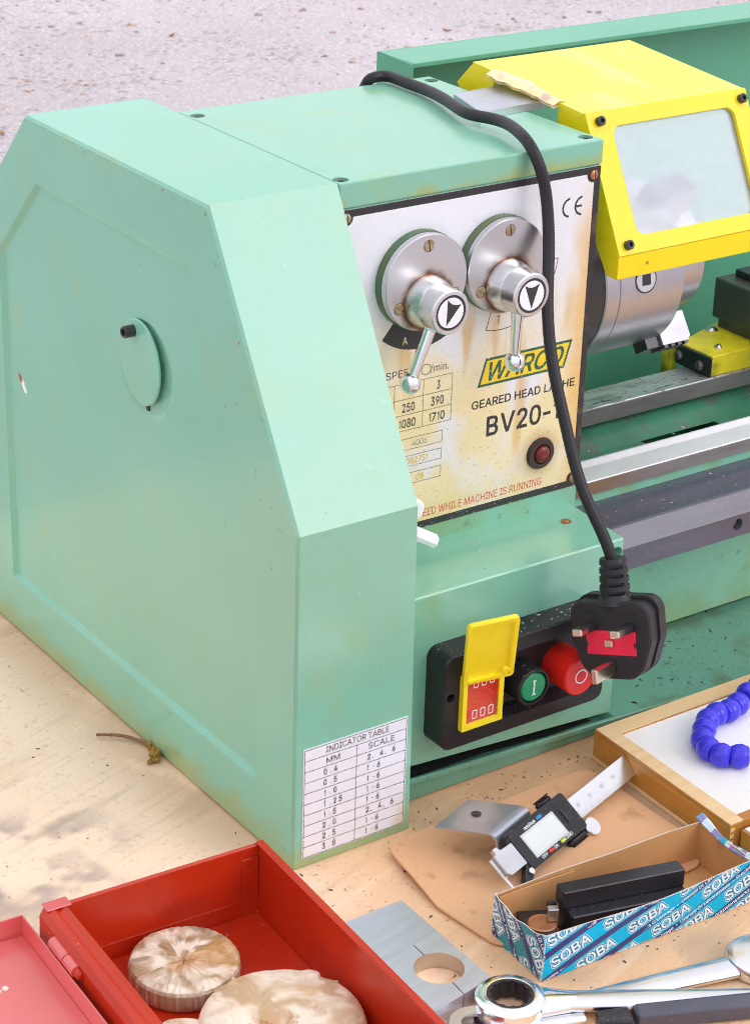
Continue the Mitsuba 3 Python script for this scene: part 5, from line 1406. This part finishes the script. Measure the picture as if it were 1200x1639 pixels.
HS = 'coolant_hose'
tag(HS, 'blue segmented flexible hose curled on the white lined case', 'hose')
hpts = [(0.4760, -0.0130), (0.4565, -0.0150), (0.4365, -0.0180), (0.4160, -0.0215), (0.3967, -0.0275), (0.3790, -0.0350), (0.3665, -0.0385), (0.3550, -0.0372), (0.3430, -0.0408), (0.3318, -0.0492), (0.3205, -0.0598), (0.3150, -0.0722), (0.3172, -0.0835), (0.3275, -0.0918)]
hz = wh - 0.0012 + 0.0088
for i, (x, y) in enumerate(hpts):
    a = np.array(hpts[max(i - 1, 0)]); b = np.array(hpts[min(i + 1, len(hpts) - 1)])
    d_ = np.array([*(b - a), 0.0]); d_ /= np.linalg.norm(d_)
    m = fr((x, y, hz), np.cross((0, 0, 1), d_), (0, 0, 1)) if False else fr((x, y, hz), np.cross(d_, (0, 0, 1)), (0, 0, 1))
    if m[:3, 2] @ d_ < 0:
        m[:3, 0] *= -1; m[:3, 2] *= -1
    sgm = rev([(0.0042, -0.0078), (0.0058, -0.0076), (0.0074, -0.0062), (0.0086, -0.0034), (0.0091, 0.0000), (0.0088, 0.0022), (0.0083, 0.0034), (0.0079, 0.0038), (0.0080, 0.0046), (0.0074, 0.0058), (0.0058, 0.0066), (0.0045, 0.0068), (0.0042, -0.0078)], m, 36)
    ent('segment', sgm, 'hose_blue', HS, smooth=35)

# ------------------------------------------------------------------ spanners
def spanner_shaft(p0, p1, w0, w1, h, zc, e=2.6):
    p0, p1 = np.array(p0), np.array(p1); d_ = (p1 - p0) / np.linalg.norm(p1 - p0); n2 = np.array([-d_[1], d_[0]])
    a = np.arange(28) * 2 * np.pi / 28
    ca, sa = np.sign(np.cos(a)) * np.abs(np.cos(a)) ** (2 / e), np.sign(np.sin(a)) * np.abs(np.sin(a)) ** (2 / e)
    V, F = [], []
    for s, k in ((0, 0.55), (0.006, 0.85), (0.02, 1), (0.5, 1), (0.98, 1), (0.994, 0.85), (1, 0.55)):
        c_ = p0 + (p1 - p0) * s; w = (w0 + (w1 - w0) * s) * k
        V.append(np.c_[c_ + n2 * (ca * w / 2)[:, None], zc + sa * h / 2 * k])
    V = np.vstack(V); n = 28
    for i in range(6):
        for j in range(n):
            q = [i * n + j, i * n + (j + 1) % n, (i + 1) * n + (j + 1) % n, (i + 1) * n + j]
            F += [(q[0], q[1], q[2]), (q[0], q[2], q[3])]
    F += [(0, j + 1, j) for j in range(1, n - 1)] + [(6 * n, 6 * n + j, 6 * n + j + 1) for j in range(1, n - 1)]
    t = trimesh.Trimesh(V, np.array(F), process=False)
    t.fix_normals()
    return t
RS = 'ratchet_spanner'
tag(RS, 'chrome ratchet ring spanner with black toothed ring, lying nearest', 'spanner')
hc_ = np.array([0.0295, -0.2022]); dirs = np.array([0.1290, -0.0790]); dirs /= np.linalg.norm(dirs)
zc = 0.0085
ringo = rev([(0.0150, -0.0066), (0.0200, -0.0066), (0.0222, -0.0045), (0.0229, 0.0), (0.0221, 0.0040), (0.0196, 0.0060), (0.0156, 0.0065), (0.0150, 0.0062)], fr((hc_[0], hc_[1], zc), (1, 0, 0), (0, 1, 0)), 72)
ringo.merge_vertices()
ent('ring_head', ringo, 'chrome', RS, smooth=40)
ent('neck', spanner_shaft(hc_ + dirs * 0.0165, hc_ + dirs * 0.0420, 0.0290, 0.0150, 0.0098, zc - 0.0006, 2.3), 'chrome', RS, smooth=50)
ent('shaft', spanner_shaft(hc_ + dirs * 0.0300, hc_ + dirs * 0.26, 0.0178, 0.0160, 0.0085, zc - 0.0005), 'chrome_worn', RS, smooth=45)
an = np.linspace(0, 2 * np.pi, 97)[:-1]
rt = 0.0118 + 0.0013 * np.abs(np.sin(an * 6))
tp = circ(0, 0, 0.0151, 72).difference(sg.Polygon(np.c_[rt * np.cos(an), rt * np.sin(an)]))
ent('ratchet_ring', prism(tp, 0.0126, fr((hc_[0], hc_[1], zc - 0.0064), (1, 0, 0), (0, 1, 0))), 'black_oxide', RS)

OS = 'open_spanner'
tag(OS, 'silver open ended spanner lying behind the ratchet spanner', 'spanner')
d2 = np.array([0.0895, -0.0260]); d2 = np.array([0.1830 - 0.0850, -0.2500 + 0.2270]); d2 /= np.linalg.norm(d2); n2 = np.array([-d2[1], d2[0]])
h2 = np.array([0.1925, -0.2520])
ent('shaft', spanner_shaft(h2 - d2 * 0.016, h2 - d2 * 0.132, 0.0205, 0.0150, 0.0070, 0.0046), 'chrome_worn', OS, smooth=45)
hd = circ(0.004, 0, 0.0235, 48).difference(sg.Polygon([(0.002, 0.0085), (0.004, -0.0085), (0.05, -0.005), (0.05, 0.014)]))
hm2 = np.eye(4); hm2[:3, 0] = (*d2, 0); hm2[:3, 1] = (*n2, 0); hm2[:3, 3] = (*h2, 0.0006)
dome = man(rev([(0, 0), (0.0225, 0), (0.0235, 0.0012), (0.0235, 0.0062), (0.0222, 0.0086), (0.0180, 0.0100), (0, 0.0106)], hm2 @ trimesh.transformations.translation_matrix((0.004, 0, 0)), 64))
dome = dome - man(prism(sg.Polygon([(0.010, 0.0085), (0.012, -0.0085), (0.05, -0.005), (0.05, 0.014)]), 0.03, hm2 @ trimesh.transformations.translation_matrix((0, 0, -0.01))))
ent('jaw_head', dome, 'chrome_worn', OS, smooth=40)

BR = 'black_bar_tool'
tag(BR, 'black steel bar tool at the bottom right edge under the spanners', 'tool')
b0, b1 = np.array([0.0710, -0.2480]), np.array([0.2000, -0.3050])
ent('bar', spanner_shaft(b0 + (b1 - b0) * 0.12, b1, 0.0140, 0.0140, 0.0120, 0.0068, 5.0), 'screw_cover_grey', BR, smooth=40)
ent('end_block', spanner_shaft(b0 - (b1 - b0) * 0.05, b0 + (b1 - b0) * 0.10, 0.0120, 0.0150, 0.0100, 0.0056, 6.0), 'black_oxide', BR, smooth=40)
CR = 'chrome_spanner'
tag(CR, 'chrome spanner half hidden below the ratchet spanner head', 'spanner')
ent('head', rev([(0.0090, -0.0040), (0.0165, -0.0040), (0.0185, 0.0), (0.0165, 0.0040), (0.0090, 0.0040)], fr((-0.0010, -0.2075, 0.0046), (1, 0, 0), (0, 1, 0)), 56), 'chrome_worn', CR, smooth=40)
ent('shaft', spanner_shaft((0.0140, -0.2170), (0.0640, -0.2345), 0.0100, 0.0090, 0.0050, 0.0030), 'chrome', CR, smooth=45)

# ------------------------------------------------------------------ twig
TW = 'twig'
tag(TW, 'small dry twig with lichen lying beside the green cover', 'twig')
tp_ = spline([(-0.0282, 0.2262, 0.0034), (-0.0190, 0.2190, 0.0040), (-0.0110, 0.2120, 0.0036), (-0.0050, 0.2020, 0.0030), (-0.0015, 0.1930, 0.0030), (-0.0020, 0.1830, 0.0030), (-0.0090, 0.1750, 0.0032)], 36)
ent('stem', tube(tp_[:26], np.linspace(0.0010, 0.0014, 26) * (1 + 0.25 * rng.random(26)), 9), 'twig_bark', TW, smooth=40)
lc = []
for i in range(60):
    p = tp_[min(24 + int(rng.random() * 12), 35)] + rng.normal(0, 0.0016, 3)
    s_ = trimesh.creation.icosphere(1, 0.0011 + 0.0012 * rng.random()); s_.vertices *= 0.7 + 0.6 * rng.random((len(s_.vertices), 1)); s_.apply_translation((p[0], p[1], max(p[2], 0.0014)))
    lc.append(s_)
ent('lichen_clump', lc, 'lichen', TW)

# ------------------------------------------------------------------ loose bits
def flecks(n, fx, smin, smax, flat=0.5):
    out = []
    for _ in range(n):
        x, y, z = fx()
        s_ = smin + (smax - smin) * rng.random() ** 2.2
        b = trimesh.creation.icosphere(0, 1.0)
        b.vertices = b.vertices * (0.5 + 0.9 * rng.random((12, 1))) * np.array([1.0 + 0.8 * rng.random(), 0.25 + 0.4 * rng.random(), flat]) * s_
        b.apply_transform(trimesh.transformations.rotation_matrix(rng.random() * 6.28, (0, 0, 1)))
        b.apply_translation((x, y, z + s_ * flat * 0.5))
        out.append(b)
    return out
def tray_pt():
    while True:
        x, y = rng.uniform(0.33, 0.62), rng.uniform(0.035, 0.138)
        if rng.random() < 0.25 + 0.75 * (y > 0.08):
            zt = max(float(lipz(x)) - 0.0015, 0.003)
            return x, y, zt + (0.0155 - zt) * (y - 0.0275) / 0.1325
tag(ent('swarf', flecks(420, tray_pt, 0.0004, 0.0020), 'speck_dark'), 'dark metal chips scattered over the green chip tray', 'swarf', kind='stuff')
def board_pt():
    r_ = rng.random()
    if r_ < 0.45:
        x = rng.uniform(0.10, 0.45); return x, 0.017 - abs(rng.normal(0, 0.02)), 0.0
    if r_ < 0.8:
        return rng.uniform(-0.02, 0.30), rng.uniform(-0.26, 0.0), 0.0
    return rng.uniform(-0.30, 0.0), rng.uniform(-0.02, 0.40), 0.0
tag(ent('bench_grit', flecks(520, board_pt, 0.00025, 0.0013), 'speck_dark'), 'dark crumbs of dirt scattered on the wooden bench top', 'dirt', kind='stuff')
def box_top():
    r_ = rng.random()
    if r_ < 0.62:
        return rng.uniform(0.133, 0.277), rng.uniform(0.0105, 0.029), 0.1235
    if r_ < 0.74:
        x, y = rng.uniform(0.18, 0.31), rng.uniform(0.04, 0.107); return x, y, 0.1642 - 0.0525 * (y - 0.031) / 0.8
    if r_ < 0.86:
        return rng.uniform(0.34, 0.50), rng.uniform(0.074, 0.112), 0.1491
    return rng.uniform(0.36, 0.55), rng.uniform(0.16, 0.22), 0.1422
tag(ent('wood_crumbs', flecks(150, box_top, 0.0003, 0.0011), 'speck_pale'), 'tiny pale crumbs lying on the black switch box and ledges', 'crumbs', kind='stuff')
